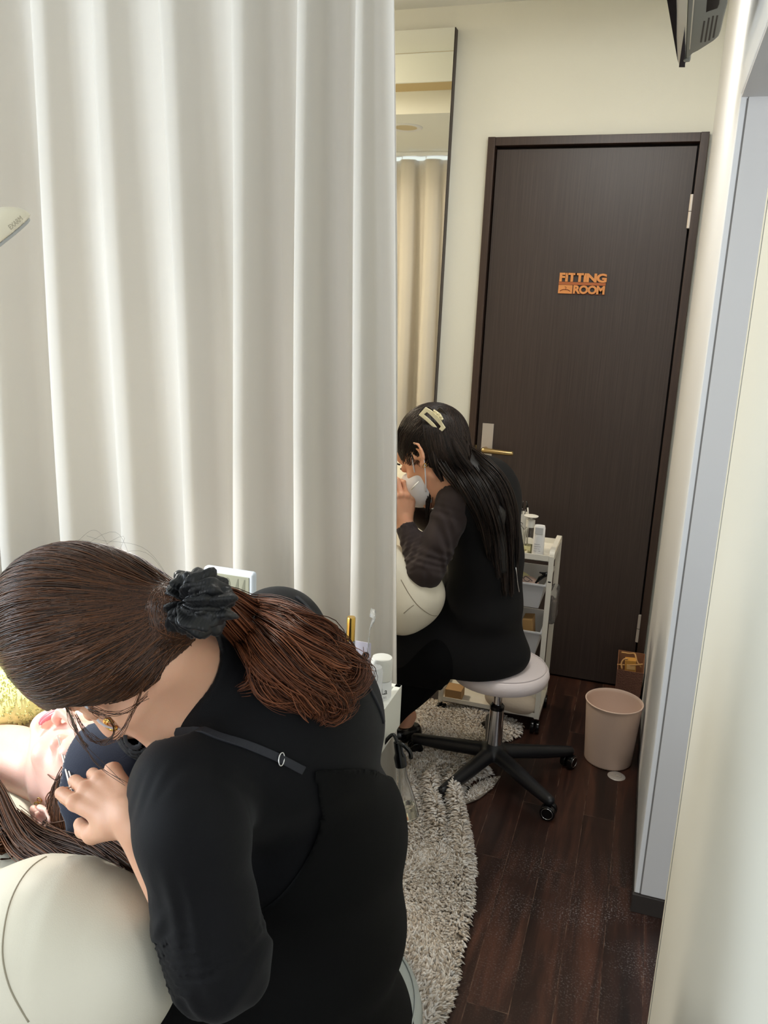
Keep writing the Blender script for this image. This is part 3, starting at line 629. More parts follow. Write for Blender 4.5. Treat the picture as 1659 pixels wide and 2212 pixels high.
s = Sdf().chain([(-.292, 2.640, .545), (-.280, 2.640, .562), (-.262, 2.640, .577), (-.250, 2.642, .590)], [.0035, .006, .0065, .003], .004).cone((-.282, 2.640, .582), (-.262, 2.640, .580), .0028, .005, .004)
link('jaw', surf(s, .0016), M_blackg, cl)
pb = empty('plastic_bag', (-.355, 2.68, .33), 'crumpled clear plastic bag in the lower basket', 'bag')
lumps('bag_film', pb, (-.352, 2.66, .365), (.024, .03, .05), 8, mat('milky_film', srgb(205, 203, 200), .3, alpha=.75), 5)
bx = tag(box('brown_card_box', (-.322, 2.65, .29), (-.288, 2.72, .405), mat('brown_card', srgb(164, 128, 78), .7), None, .001, Matrix.Rotation(math.radians(-6), 3, 'Y')), 'narrow brown card box standing in the lower basket of the far trolley', 'box')
tag(box('grey_card', (-.3375, 2.64, .30), (-.330, 2.66, .40), mat('grey_card', srgb(110, 100, 90), .6), None, .0008, Matrix.Rotation(math.radians(-5), 3, 'Y')), 'grey card sleeve wedged left of the brown box', 'card')
hb = empty('hanging_clear_pouch', (-.262, 2.66, .39), 'clear plastic pouch of small dark items hung outside the far trolley end', 'pouch')
link('film', surf(Sdf().rbox((-.2365, 2.74, .445), (.014, .05, .062), .012, None, 0), .003), mat('clear_film', (.86, .86, .85), .12, trans=.9, ior=1.15), hb)
lumps('contents', hb, (-.2365, 2.735, .425), (.010, .036, .045), 12, mat('dark_bits', srgb(96, 84, 76), .6, noise=.5, nscale=90), 9)
pc = empty('cloth_bag', (-.38, 2.70, .062), 'pale cloth bag sagging over the bottom frame of the far trolley', 'bag')
s = Sdf().ell((-.345, 2.655, .095), (.085, .05, .034), None, .02).ell((-.30, 2.66, .085), (.06, .045, .03), None, .02).ell((-.385, 2.66, .10), (.05, .045, .035), None, .02)
link('cloth', surf(s, .004), mat('pale_canvas', srgb(198, 184, 166), .9, bump='noise', bscale=120, bstr=.4), pc)
tag(box('tan_box', (-.60+.02, 2.64, .0615), (-.52, 2.70, .10), mat('tan_card', srgb(176, 140, 96), .8), None, .001), 'small tan box at the left end of the far trolley bottom', 'box')
# near tray contents
def at(x, y, Y):
    d = cf_ + cr_*((x-829.5)/FPX) - cu_*((y-1106)/FPX); t = Y/d.y; return Vector((0, 0, CAM_H))+d*t
b = empty('foam_pump_bottle', (-.405, 1.30, TZ), 'white foam pump bottle under a clear cap, front of the pair at the curtain edge', 'bottle')
lathe('bottle_body', [(0, TZ), (.0150, TZ), (.0155, TZ+.004), (.0155, TZ+.107), (.012, TZ+.117), (.007, TZ+.121)], (-.413, 1.285, 0), M_lotion, b, 36)
lathe('pump', [(.0075, TZ+.119), (.0075, TZ+.131), (.0045, TZ+.133), (.0045, TZ+.142), (.007, TZ+.144), (.007, TZ+.151), (0, TZ+.152)], (-.413, 1.285, 0), M_lotion, b, 28)
lathe('clear_cap', [(.0152, TZ+.108), (.0150, TZ+.156), (.0125, TZ+.164), (0, TZ+.166)], (-.413, 1.285, 0), mat('cap_film', (.92, .92, .93), .15, alpha=.38), b, 36)
box('label_patch', (-.427, 1.2700, TZ+.050), (-.419, 1.2710, TZ+.072), M_paleink, b, .0005)
b = empty('lotion_cylinder', (-.40, 1.335, TZ), 'tall white capped cylinder with dark print, behind the foam pump bottle', 'bottle')
lathe('bottle_body', [(0, TZ), (.0195, TZ), (.020, TZ+.003), (.020, TZ+.118), (.0195, TZ+.119)], (-.416, 1.335, 0), M_lotion, b, 44)
lathe('cap', [(.0203, TZ+.120), (.0203, TZ+.158), (.0185, TZ+.162), (0, TZ+.163)], (-.416, 1.335, 0), M_whitep, b, 44)
def on_cyl(name, s_, a0, a1, z0, z1, r, cx, cy, m, parent):
    o = word(name, s_, 0, 1, 0, 1, 0, m, parent, 0, bold=.01)
    me = o.data; n = len(me.vertices); co = np.zeros(n*3); me.vertices.foreach_get('co', co); co = co.reshape(-1, 3)
    a = a0+(a1-a0)*co[:, 0]; q = np.stack([cx+r*np.cos(a), cy+r*np.sin(a), z0+(z1-z0)*co[:, 2]], 1); me.vertices.foreach_set('co', q.ravel()); me.update()
on_cyl('print', 'La', math.radians(-68), math.radians(-36), TZ+.096, TZ+.108, .0204, -.416, 1.335, M_ink, b)
on_cyl('print', 'C V S', math.radians(-68), math.radians(-40), TZ+.087, TZ+.092, .0204, -.416, 1.335, M_paleink, b)
on_cyl('print', 'I', math.radians(-60), math.radians(-57), TZ+.066, TZ+.076, .0204, -.416, 1.335, M_ink, b)
b = empty('gold_cap_vial', (-.455, 1.31, TZ), 'slim grey glass vial with tall gold cap in the near tray', 'bottle')
vp = at(757, 1385, 1.27)
lathe('vial_body', [(0, TZ), (.0085, TZ), (.0085, vp.z), (.006, vp.z+.002)], (vp.x, vp.y, 0), mat('grey_glass', srgb(190, 190, 198), .08, trans=.6), b, 28)
lathe('cap', [(.0078, vp.z+.002), (.0078, vp.z+.044), (.007, vp.z+.046), (0, vp.z+.046)], (vp.x, vp.y, 0), M_gold, b, 28)
b = empty('dark_tipped_wand', (-.47, 1.30, TZ), 'dark pointed wand standing left of the gold capped vial', 'brush')
tube('handle', [(vp.x-.010, vp.y+.01, TZ), (vp.x-.0125, vp.y+.012, vp.z+.0)], .0035, M_blackp, b, 10); tube('tip', [(vp.x-.0125, vp.y+.012, vp.z), (vp.x-.0122, vp.y+.012, vp.z+.014)], [.0035, .0008], M_blackp, b, 10)
p0 = at(772, 1398, 1.30)
o = box('pale_card', (p0.x-.004, 1.30, TZ), (p0.x+.026, 1.3012, p0.z+.012), mat('lilac_card', srgb(206, 200, 214), .5), None, .0003); tag(o, 'pale lilac card standing behind the hair tips in the near tray', 'card')
b = empty('black_compact', (-.43, 1.29, TZ), 'small round black case in front of the pale lilac card', 'case')
p1 = at(785, 1420, 1.27); lathe('case_body', [(0, -.003), (.006, -.003), (.0068, 0), (.006, .003), (0, .003)], (p1.x+.004, p1.y, p1.z+.004), M_blackg, b, 28, Matrix.Rotation(math.radians(75), 3, 'X') @ Matrix.Rotation(math.radians(20), 3, 'Y'))
lathe('stand', [(.003, TZ-p1.z), (.003, -.003)], (p1.x+.004, p1.y, p1.z+.004), M_blackg, b, 12)
# clear acrylic stand with a curled top
b = empty('acrylic_stand', (-.42, 1.32, TZ), 'clear acrylic sheet stand curling over in front of the curtain edge', 'stand')
P = [at(800, 1440, 1.31), at(803, 1400, 1.31), at(806, 1352, 1.31), at(812, 1334, 1.31), at(818, 1322, 1.315), at(808, 1316, 1.32)]
Q = spline([tuple(p) for p in P], 16); bm = bmesh.new(); rows = []
for q in Q: rows.append([bm.verts.new((q[0]-.006, q[1], q[2])), bm.verts.new((q[0]+.002, q[1]-.030, q[2]-.004))])
for a, c_ in zip(rows, rows[1:]): bm.faces.new((a[0], a[1], c_[1], c_[0]))
me = bpy.data.meshes.new('sheet'); bm.to_mesh(me); bm.free(); o = link('sheet', me, mat('acrylic', (.95, .95, .93), .08, trans=.8, ior=1.2), b); so = o.modifiers.new('t', 'SOLIDIFY'); so.thickness = .0015
# digital timer
pt = at(512, 1275, 1.30)
tm = empty('digital_timer', (pt.x, 1.30, pt.z), 'white framed digital clock with grey display behind the black shoulder', 'clock')
lo = at(440, 1300, 1.30); hi = at(548, 1239, 1.30)
w0 = box('case', (lo.x, 1.298, lo.z-.02), (hi.x, 1.316, hi.z), mat('timer_white', srgb(214, 224, 236), .4), tm, .006, seg=4)
box('display', (lo.x+.006, 1.2965, lo.z-.012), (hi.x-.008, 1.2985, hi.z-.0085), mat('lcd_grey', srgb(146, 148, 132), .3), w0, .0008)
word('digits', '8:44', hi.x-.060, hi.x-.014, lo.z-.004, hi.z-.014, 1.2962, mat('lcd_digit', srgb(112, 114, 100), .4), w0, 0.0001, bold=.01)
o = box('storage_box', (lo.x-.03, 1.27, TZ), (hi.x-.01, 1.35, lo.z-.0202), mat('box_white', srgb(220, 220, 216), .6), None, .003); tag(o, 'white storage box under the digital clock', 'box')
# spray bottle hooked outside the tray
sp = empty('spray_bottle', (-.36, 1.25, .45), 'clear conical bottle with black spray head hanging below the tray corner', 'bottle')
b0, b1 = at(884, 1768, 1.30), at(866, 1650, 1.30)
ax = (b1-b0); L = ax.length; x_, y_, z_ = frame_from(ax); Mx = Matrix((x_, y_, z_)).transposed()
lathe('bottle_body', [(0, .003), (.014, 0), (.019, .004), (.019, .010), (.0165, .04), (.009, L-.025), (.0085, L), (.0075, L), (.008, L-.025), (.0155, .04), (.0178, .010), (.0178, .006), (0, .006)], b0, M_glass, sp, 36, Mx)
lathe('liquid', [(0, .0065), (.0172, .0068), (.0162, .028), (0, .028)], b0, mat('reflection_tint_liquid', (1, .96, .84), .05, trans=1.0, ior=1.33), sp, 30, Mx)  # clear liquid, its faint yellow tint stands for a reflection
hd = lathe('spray_head', [(0, L-.004), (.011, L-.004), (.0115, L+.014), (.008, L+.022), (.0075, L+.044), (0, L+.046)], b0, M_blackg, sp, 28, Mx)
t0 = Vector(b0)+ax.normalized()*(L+.042)
tube('trigger', spline([tuple(t0), tuple(t0+Vector((.012, -.004, .0))), tuple(t0+Vector((.026, -.006, -.010))), tuple(t0+Vector((.028, -.006, -.022)))], 12), .004, M_blackg, hd, 10)
tube('hanging_hook', spline([tuple(t0), tuple(t0+Vector((-.012, .004, .012))), (tx1-.006, 1.30, tz0+.004), (tx1-.010, 1.30, tz0-.001)], 18), .0035, M_blackg, hd, 8)
# ---------------------------------------------------------------- waste bin, paper bag, floor outlet
bn = empty('waste_bin', (.004, 2.565, 0), 'pale pink beige round waste bin standing by the right wall', 'bin')
M_bin = mat('bin_plastic', srgb(222, 196, 180), 0.45)
BX, BY = .004, 2.548; seg = 120; V = []; Fc = []; HB = .212; r0, r1 = .0755, .0895
prof = [(r0-.006, .000, 0), (r0, .003, 1)]+[(r0+(r1-r0)*t, .003+(HB-.003)*t, max(0, 1-t*3.2)) for t in np.linspace(.02, .97, 24)]+[(r1+.0025, HB-.002, 0), (r1+.0028, HB, 0), (r1+.001, HB+.0015, 0), (r1-.0015, HB, 0), (r1-.003, HB-.01, 0), (r0-.002, .006, 0), (0, .005, 0)]
for (r, z, rb) in prof:
    for k in range(seg): a = 2*math.pi*k/seg; rr = max(r+(.0007*rb*(1 if k % 2 else -1)), 1e-5); V.append((BX+rr*math.cos(a), BY+rr*math.sin(a), z))
for i in range(len(prof)-1):
    for k in range(seg): Fc.append((i*seg+k, i*seg+(k+1) % seg, (i+1)*seg+(k+1) % seg, (i+1)*seg+k))
link('bin_body', raw_mesh('bin_body', V, Fc), M_bin, bn)
bg = empty('paper_bag', (.045, 2.99, 0), 'brown woven-pattern paper bag stuffed with straps, behind the pink bin', 'bag')
M_pb = mat('woven_brown_paper', srgb(112, 76, 62), .8, bump='voronoi', bscale=260, bstr=.8, noise=.25, nscale=200); M_pb2 = mat('kraft_inside', srgb(150, 104, 72), .8)
bm = bmesh.new(); gx0, gx1, gy0, gy1, gh = -.002, .096, 2.955, 3.085, .155
vs = {}
for i, (x, y) in enumerate(((gx0+.004, gy0), (gx1, gy0), (gx1, gy1), (gx0, gy1))):
    vs[i, 0] = bm.verts.new((x*.9+.045*.1, y, 0)); vs[i, 1] = bm.verts.new((x, y, gh*(.97 if i < 2 else 1.14)))
for k in range(4): bm.faces.new((vs[k, 0], vs[(k+1) % 4, 0], vs[(k+1) % 4, 1], vs[k, 1]))
bm.faces.new([vs[k, 0] for k in range(4)][::-1])
me = bpy.data.meshes.new('bag_body'); bm.to_mesh(me); bm.free(); o = link('bag_body', me, M_pb, bg, False)
me.materials.append(M_pb2); so = o.modifiers.new('t', 'SOLIDIFY'); so.thickness = .0025; so.material_offset = 1; so.material_offset_rim = 1; so.offset = -1
M_strap = mat('tan_strap', srgb(190, 146, 92), .7)
for i, P in enumerate([[(.000, 3.00, .150), (.03, 2.99, .158), (.06, 2.985, .165), (.09, 2.99, .172)], [(.010, 3.05, .182), (.04, 3.04, .186), (.058, 3.03, .192), (.068, 3.0, .176), (.085, 2.99, .158)], [(.018, 2.975, .146), (.014, 2.985, .165), (.022, 2.99, .180), (.035, 2.99, .183)]]):
    tube('strap', spline(P, 16), .0032, M_strap, bg, 8)
sb = empty('small_card_box', (.058, 3.0, .05), 'small amber card box stuck in the mouth of the paper bag', 'box')
box('box_body', (.030, 2.985, .06), (.070, 3.02, .180), mat('amber_card', srgb(206, 150, 70), .6), sb, .001, Matrix.Rotation(math.radians(-5), 3, 'Y'))
box('label', (.034, 2.9838, .145), (.064, 2.9848, .165), mat('pale_amber', srgb(232, 190, 128), .6), sb, .0003, Matrix.Rotation(math.radians(-5), 3, 'Y'))
fo = empty('floor_outlet', (.037, 2.452, 0), 'round metal floor outlet plate in front of the pink bin', 'floor outlet')
lathe('plate', [(0, .004), (.016, .004), (.017, .0025), (.024, .0025), (.028, 0)], (.037, 2.452, 0), M_steel, fo, 40)
tube('pull_ring', [(.037+.006*math.cos(a), 2.448+.006*math.sin(a), .0046) for a in np.linspace(0, 6.28, 20)], .001, M_steel, fo, 6, False)
# ---------------------------------------------------------------- wall television
tv = empty('wall_television', (XR, 2.0, 2.0), 'small grey television on a wall bracket at the top right, seen from below', 'television')
M_tvg = mat('tv_grey_plastic', srgb(128, 130, 124), .5); M_tvb = mat('tv_bezel', srgb(34, 34, 44), .25); M_tvl = mat('tv_underside', srgb(206, 200, 184), .5)
ZB = 1.93
def atz(x, y, z):
    d = cf_ + cr_*((x-829.5)/FPX) - cu_*((y-1106)/FPX); t = (z-CAM_H)/d.z; return Vector((0, 0, CAM_H))+d*t
def prism(name, px, z0, z1, m, par, lean=0.0, top=None, bev=.001, drop=0.0):
    bm = bmesh.new(); P = [atz(x, y, z0) for x, y in px]; T = [atz(x, y, z0) for x, y in (top or px)]
    f0 = [bm.verts.new((p.x, p.y, z0-drop)) for p in P]; f1 = [bm.verts.new((p.x+lean*(z1-z0), p.y, z1)) for p in T]; n = len(f0)
    bm.faces.new(f0); bm.faces.new(f1[::-1])
    for k in range(n): bm.faces.new((f0[k], f0[(k+1) % n], f1[(k+1) % n], f1[k]))
    return bm_obj(name, bm, m, par, False, bev)
bz = prism('bezel', [(1467, 144), (1479, 144), (1482, 60), (1487, -60), (1489, -120), (1419, -120), (1431, -60), (1444, 0)], ZB, ZB+.27, M_tvl, tv, -.10)
prism('bezel_end', [(1466.5, 145.5), (1480, 145.5), (1481, 120), (1479.5, 58), (1473, 100)], ZB-.0006, ZB+.27, M_tvb, bz, -.10, None, .0005)
prism('screen', [(1464.5, 137), (1462, 80), (1462.5, 27), (1460, -60), (1428.5, -60), (1440.5, 0), (1452, 66)], ZB-.0008, ZB+.265, mat('tv_screen', srgb(14, 15, 20), .12), tv, -.10, None, .0004)
hs = prism('housing', [(1480, 141), (1487, 127), (1497, 116), (1509, 110), (1528, 98), (1542, 89), (1553, 79), (1557, 68), (1562, 45), (1571, 10), (1578, -50), (1582, -120), (1491, -120), (1488, -60), (1483, 60)], ZB+.001, ZB+.24, M_tvg, tv, -.06, None, .004)
prism('housing_rib', [(1488.5, 107), (1490.5, 107), (1506, -60), (1502, -60)], ZB+.0004, ZB+.003, M_tvl, hs, 0, None, .0003)
for k, (x0, ya, x1, yb) in enumerate([(1521, 46, 1514, 92), (1531, 39, 1523, 91), (1540, 35, 1531.5, 88), (1549, 34, 1540.5, 82)]):
    prism('vent_slot', [(x0-1.5, ya), (x0+2.5, ya-.5), (x1+2, yb-.5), (x1-2, yb)], ZB+.0006, ZB+.003, mat('vent_dark', srgb(52, 46, 40), .7) if k == 0 else bpy.data.materials['vent_dark'], hs, 0, None, .0002)
prism('connector_recess', [(1525, 27), (1532, 24), (1550, 18), (1554, 9), (1556, -10), (1528, -10)], ZB+.0002, ZB+.003, M_blackg, hs, 0, None, .0004)
lathe('foot_stub', [(0, -.004), (.006, -.003), (.007, 0), (.007, .01)], (atz(1484, 129, ZB).x, atz(1484, 129, ZB).y, ZB), M_tvg, tv, 16)
bk = box('bracket', (.045, 1.62, 2.00), (XR-.0005, 1.72, 2.12), M_blackp, tv, .003)
# small hook on the lintel
hk = empty('wall_hook', (XR, 1.45, 1.93), 'tiny dark hook on the wall at the top right corner', 'hook')
lathe('knob', [(0, .012), (.005, .011), (.006, .006), (.003, 0)], (XR, 1.56, 1.955), M_blackp, hk, 16, Matrix.Rotation(math.radians(-90), 3, 'Y'))
# ---------------------------------------------------------------- exam lamp with EXARM lettering
lp = empty('examination_lamp', (-1.6, 1.15, 0), 'cream arm lamp head with grey EXARM lettering at the left edge', 'lamp')
M_lamp = mat('lamp_cream', srgb(226, 216, 192), .3, spec=.6); Lc = np.array([-1.035, 1.02, 1.522]); 
tip = np.array(at(62, 466, 1.02)); 
vw = tip-np.array([0, 0, CAM_H]); vw /= np.linalg.norm(vw); r_a = np.array(tuple(cr_)); u_a = np.array(tuple(cu_))
ud = -.82*r_a-.58*u_a; ud -= vw*(ud@vw)*.7; ud /= np.linalg.norm(ud)
nn = -.58*r_a+.81*u_a; nn -= vw*(nn@vw); nn /= np.linalg.norm(nn); nn = nn*math.cos(.12)-vw*math.sin(.12); nn -= ud*(nn@ud); nn /= np.linalg.norm(nn)
rr_ = np.cross(nn, ud); rr_ = rr_ if rr_@vw > 0 else -rr_
B = np.stack([ud, rr_, nn], 1); c0 = tip+ud*.115
s = Sdf().ell(c0, (.118, .058, .046), B, 0)
s.func(lambda X, d, c0=c0, nn=nn: -((X-c0)@nn)-.001)
link('head', surf(s, .0022, lo=c0-.14, hi=c0+.14), M_lamp, lp)
s = Sdf().ell(c0, (.114, .055, .044), B, 0); s.func(lambda X, d: np.abs((X-c0)@nn+.0035)-.0025)
link('rim', surf(s, .0015, lo=c0-.14, hi=c0+.14), mat('lamp_rim_grey', srgb(176, 178, 176), .4), lp)
s = Sdf().ell(c0, (.07, .035, .03), B, 0); s.func(lambda X, d: np.abs((X-c0)@nn+.007)-.001)
link('diffuser', surf(s, .0015, lo=c0-.1, hi=c0+.1), mat('lamp_diffuser', (1, .96, .88), .3, emit=(1, .97, .9), estr=6), lp)
tube('arm', spline([tuple(c0+ud*.10+nn*.01), tuple(c0+ud*.22+nn*.02), (-1.45, 1.12, 1.60), (-1.70, 1.2, 1.66)], 24), .012, M_lamp, lp, 14)
tube('pole', [(-1.70, 1.2, 1.67), (-1.70, 1.2, .03)], .014, M_lamp, lp, 16); lathe('floor_base', [(0, .035), (.10, .03), (.13, .012), (.13, 0), (0, 0)], (-1.70, 1.2, 0), M_lamp, lp, 40)
wd = word('lettering', 'EXARM', 0, 1, 0, 1, 0, mat('lettering_grey', srgb(170, 160, 138), .6), lp, 0, bold=.0)
me = wd.data; n = len(me.vertices); co = np.zeros(n*3); me.vertices.foreach_get('co', co); co = co.reshape(-1, 3); out = []
for u_, _, v_ in co:   # project the flat text onto the shell, on the side turned to the camera
    zz = .0032+.0062*v_
    q = 1-((a-.0)/.118)**2*0
    da = (a-.115*0)
    loc_u = -(.115-.0085)+.0215*(1-u_)   # along ud from centre
    w_ = 1-(loc_u/.118)**2-(zz/.046)**2
    y_ = .058*math.sqrt(max(w_, 0))+.0004
    out.append(c0+ud*loc_u-rr_*y_+nn*zz)
me.vertices.foreach_set('co', np.array(out).ravel()); me.update()
# ================================================================ BODY TOOLS
def nv(p): return np.array(tuple(p), float)
def unit(v): v = np.asarray(v, float); return v/np.linalg.norm(v)
def skin(name, c, rough=.56, sc=.35):
    m = mat(name, c, rough, sss=sc, noise=.05, nscale=30, bump='noise', bscale=900, bstr=.08); return m
M_skin1 = skin('skin_warm', srgb(216, 166, 136)); M_skin2 = skin('skin_rose', srgb(236, 188, 172), .38); M_skin3 = skin('skin_tan', srgb(222, 166, 134))
def H(c, B, p, s=1.0): return np.asarray(c)+np.asarray(B)@(np.asarray(p, float)*s)
def head_sdf(s, c, B, sc=1.0, ears=(-1, 1), off=0.0):
    P = lambda *p: H(c, B, p, sc); R = lambda *r: np.array(r)*sc+off
    s.ell(P(0, -.015, .038), R(.074, .094, .088), B, .0); s.ell(P(0, .028, -.025), R(.060, .062, .082), B, .03)
    for q in (-1, 1):
        s.cone(P(q*.052, .005, -.058), P(q*.012, .076, -.100), .017*sc, .014*sc, .022); s.ell(P(q*.036, .064, -.030), R(.020, .018, .018), B, .02)
    s.ell(P(0, .082, -.103), R(.017, .013, .014), B, .014); s.ell(P(0, .078, .048), R(.048, .016, .024), B, .025)
    for q in (-1, 1): s.ell(P(q*.031, .096, .012), R(.020, .013, .013), B, .012, 's')
    for q in (-1, 1): s.ell(P(q*.031, .080, .011), R(.0135, .0125, .0115), B, .005)
    s.cone(P(0, .088, .016), P(0, .110, -.026), .0065*sc, .0095*sc, .009)
    for q in (-1, 1): s.ell(P(q*.0105, .100, -.030), R(.0065, .009, .006), B, .005)
    s.ell(P(0, .091, -.061), R(.025, .009, .0055), B, .006); s.ell(P(0, .090, -.0745), R(.022, .009, .0065), B, .006)
    s.cone(P(-.022, .098, -.0675), P(.022, .098, -.0675), .0014, .0014, .003, 's')
    for e in ears:
        hx = [(.011, .004, .079), (.013, .022, .079), (.004, .034, .082), (-.010, .035, .086), (-.021, .022, .090), (-.022, .004, .090), (-.013, -.014, .086), (-.004, -.026, .081), (.004, -.030, .078)]
        s.ell(P(e*.079, -.006, .004), R(.0055, .018, .027), B @ np.array([[1, -e*.28, 0], [e*.28, 1, 0], [0, 0, 1]]), .006)
        s.ell(P(e*.085, -.003, .004), R(.0075, .0095, .016), B, .004, 's')
        s.chain([P(e*r, f, u) for f, u, r in hx], [.0036*sc]*7+[.0042*sc, .0045*sc], .0025)
        s.chain([P(e*.083, .004, -.010), P(e*.085, -.008, -.008), P(e*.087, -.013, .006), P(e*.085, -.006, .020)], [.0028]*4, .003)
        s.ell(P(e*.0795, .001, -.027), R(.0045, .0075, .0085), B, .004); s.ell(P(e*.079, .012, -.001), R(.004, .0045, .006), B, .004)
def hand_sdf(s, Wp, D, N, side, curl, thumb, sc=1.0, spread=.06):
    """Wp wrist, D towards the fingers, N back-of-hand normal, side=+1: thumb on D x N side"""
    Wp = nv(Wp); D = unit(D); N = np.asarray(N, float); N = unit(N-D*(N@D)); Lt = np.cross(D, N)*side
    off = [.029, .0095, -.0095, -.027]; ln = [.084, .087, .083, .076]; seg = [(.040, .025, .020), (.044, .029, .021), (.040, .027, .020), (.032, .019, .018)]; rad = [.0092, .0095, .0090, .0080]
    tips = []
    s.cone(Wp-D*.02, Wp+D*.02, .0195*sc, .018*sc, .015); s.ell(Wp+D*.05*sc-N*.003*sc, (.033*sc, .028*sc, .0125*sc), np.stack([D, Lt, N], 1), .012)
    for i in range(4):
        m = Wp+(D*ln[i]+Lt*off[i])*sc; b = Wp+(D*.012+Lt*off[i]*.45)*sc
        s.cone(b, m, .0132*sc, .0102*sc, .005); s.ell(m+N*.002, np.array([.0108]*3)*sc, None, .003)
        a = 0; p = m; d0 = unit(D+Lt*spread*off[i]/.03)
        for j in range(3):
            a += math.radians(curl[i][j]); d = d0*math.cos(a)-N*math.sin(a); q = p+d*seg[i][j]*sc
            r0 = rad[i]*sc*(1-.09*j); s.cone(p, q, r0*.98, r0*.88, .0022); p = q
        tips.append((p, d, N))
    # thumb leaves the side of the palm near its base
    t0 = Wp+(D*.022+Lt*.022-N*.008)*sc; t1 = t0+unit(D*thumb[0][0]+Lt*thumb[0][1]-N*thumb[0][2])*.042*sc
    t2 = t1+unit(D*thumb[1][0]+Lt*thumb[1][1]-N*thumb[1][2])*.032*sc; t3 = t2+unit(D*thumb[2][0]+Lt*thumb[2][1]-N*thumb[2][2])*.025*sc
    s.cone(t0, t1, .0155*sc, .0122*sc, .012); s.cone(t1, t2, .0112*sc, .0102*sc, .004); s.cone(t2, t3, .0104*sc, .0086*sc, .003)
    tips.append((t3, unit(t3-t2), N)); return tips
def hit(sdf, px, py, t0=.3, t1=4, step=.8, lift=0.0):
    """point of the sculpted surface seen at a pixel, lifted off it towards the camera"""
    d = nv(cf_ + cr_*((px-829.5)/FPX) - cu_*((py-1106)/FPX)); d /= np.linalg.norm(d); o = np.array([0, 0, CAM_H]); t = t0
    for _ in range(200):
        e = float(sdf.ev((o+d*t)[None])[0])
        if e < .0004: break
        t += max(e*step, .0005)
        if t > t1: return None
    return o+d*(t-lift)
def sphere_dir(q, ctr, r): v = (q-ctr)/r; return v/np.linalg.norm(v, axis=-1, keepdims=True)
def cap_strands(starts, end, ctr, r, n, B, c, lay, rg, bow=None, sink=0.0):
    """strands running over an ellipsoid (head frame) from each start to the tie; returns world paths"""
    a = sphere_dir(starts, ctr, r); b = sphere_dir(end, ctr, r); t = np.linspace(0, 1, n)
    om = np.arccos(np.clip((a*b).sum(-1), -1, 1))[:, None, None]; so = np.sin(om)+1e-6
    D = (np.sin((1-t)[None, :, None]*om)*a[:, None]+np.sin(t[None, :, None]*om)*b[:, None])/so
    if bow is not None: D = D+bow[:, None, :]*np.sin(np.pi*t)[None, :, None]
    D /= np.linalg.norm(D, axis=2, keepdims=True)
    L = 1+(lay[:, None]*(.35+.65*np.sin(np.pi*np.clip(t*1.05, 0, 1))[None]))
    L = L + .004*np.sin(t[None]*rg.uniform(4, 11, (len(a), 1))+rg.uniform(0, 6, (len(a), 1)))
    Q = ctr+D*r*L[..., None]
    return np.asarray(c)+Q@np.asarray(B).T
def tuft(root, path, n, w0, w1, curl, rg, npt=26, taper=.25, flat=1.0):
    """a lock of n strands along a spline path (world); width grows from w0 to w1, loose curl at the end"""
    P = spline(path, npt); T = np.gradient(P, axis=0); T /= np.linalg.norm(T, axis=1)[:, None]
    v = unit(np.array([0, 0, CAM_H])-P[npt//2]); X = np.cross(T, v); X /= np.linalg.norm(X, axis=1)[:, None]; Y = np.cross(T, X)
    t = np.linspace(0, 1, npt); o = rg.normal(0, .42, (n, 2)); ph = rg.uniform(0, 6.28, n)*.25; fr = rg.uniform(.8, 1.2, n)
    wd = (w0+(w1-w0)*t)[None, :]*(1-.65*np.clip((t-.75)/.25, 0, 1))[None, :]
    ax = o[:, :1]*wd+curl*np.sin(t[None]*7*fr[:, None]+ph[:, None])*t[None]**1.5; ay = o[:, 1:]*wd*flat+curl*.6*np.cos(t[None]*7*fr[:, None]+ph[:, None])*t[None]**1.5
    cut = rg.uniform(.82, 1.0, n); tt = t[None]*cut[:, None]*(npt-1); i0 = np.clip(tt.astype(int), 0, npt-2); f = (tt-i0)[..., None]
    Q = P[None]+X[None]*ax[..., None]+Y[None]*ay[..., None]
    k = np.arange(n)[:, None]; return Q[k, i0]*(1-f)+Q[k, i0+1]*f
def ruffle(name, c, ax, R, r, m, parent, seed, amp=.35, nu=96, nv_=30, sq=1.0):
    x, y, z = frame_from(ax); V = []; ph = np.random.default_rng(seed).uniform(0, 6.28, 8)
    for i in range(nu):
        u = 2*math.pi*i/nu
        for j in range(nv_):
            v = 2*math.pi*j/nv_
            f = 1+amp*(.55*math.sin(7*u+ph[0]+1.5*math.sin(v+ph[1]))+.45*math.sin(13*u+ph[2]+2*math.cos(v))+.35*math.sin(5*v+3*u+ph[3])*.8)
            cr = (R+r*f*math.cos(v)*(1.0+.25*math.sin(3*u+ph[4]))); zz = r*1.35*f*math.sin(v)+.25*r*math.sin(4*u+ph[5])
            V.append(c+x*cr*math.cos(u)*sq+y*cr*math.sin(u)+z*zz)
    Fc = [(i*nv_+j, ((i+1) % nu)*nv_+j, ((i+1) % nu)*nv_+(j+1) % nv_, i*nv_+(j+1) % nv_) for i in range(nu) for j in range(nv_)]
    return link(name, raw_mesh(name, np.array(V), Fc), m, parent)
def push_out(P, sdf, lift, it=2):
    """keep hair strands lying on the head instead of inside it"""
    sh = P.shape; X = P.reshape(-1, 3).copy(); lf = np.broadcast_to(np.asarray(lift, float), sh[:2]).reshape(-1)
    for _ in range(it):
        d = sdf.ev(X); m = d < lf; Xm = X[m]; G = np.stack([sdf.ev(Xm+e)-sdf.ev(Xm-e) for e in np.eye(3)*.002], 1); G /= np.linalg.norm(G, axis=1)[:, None]+1e-9
        X[m] = Xm+G*(lf[m]-d[m])[:, None]
    return X.reshape(sh)
M_black_knit = mat('black_knit', srgb(9, 9, 12), .7, spec=.14, sheen=.07, bump='noise', bscale=1400, bstr=.25)
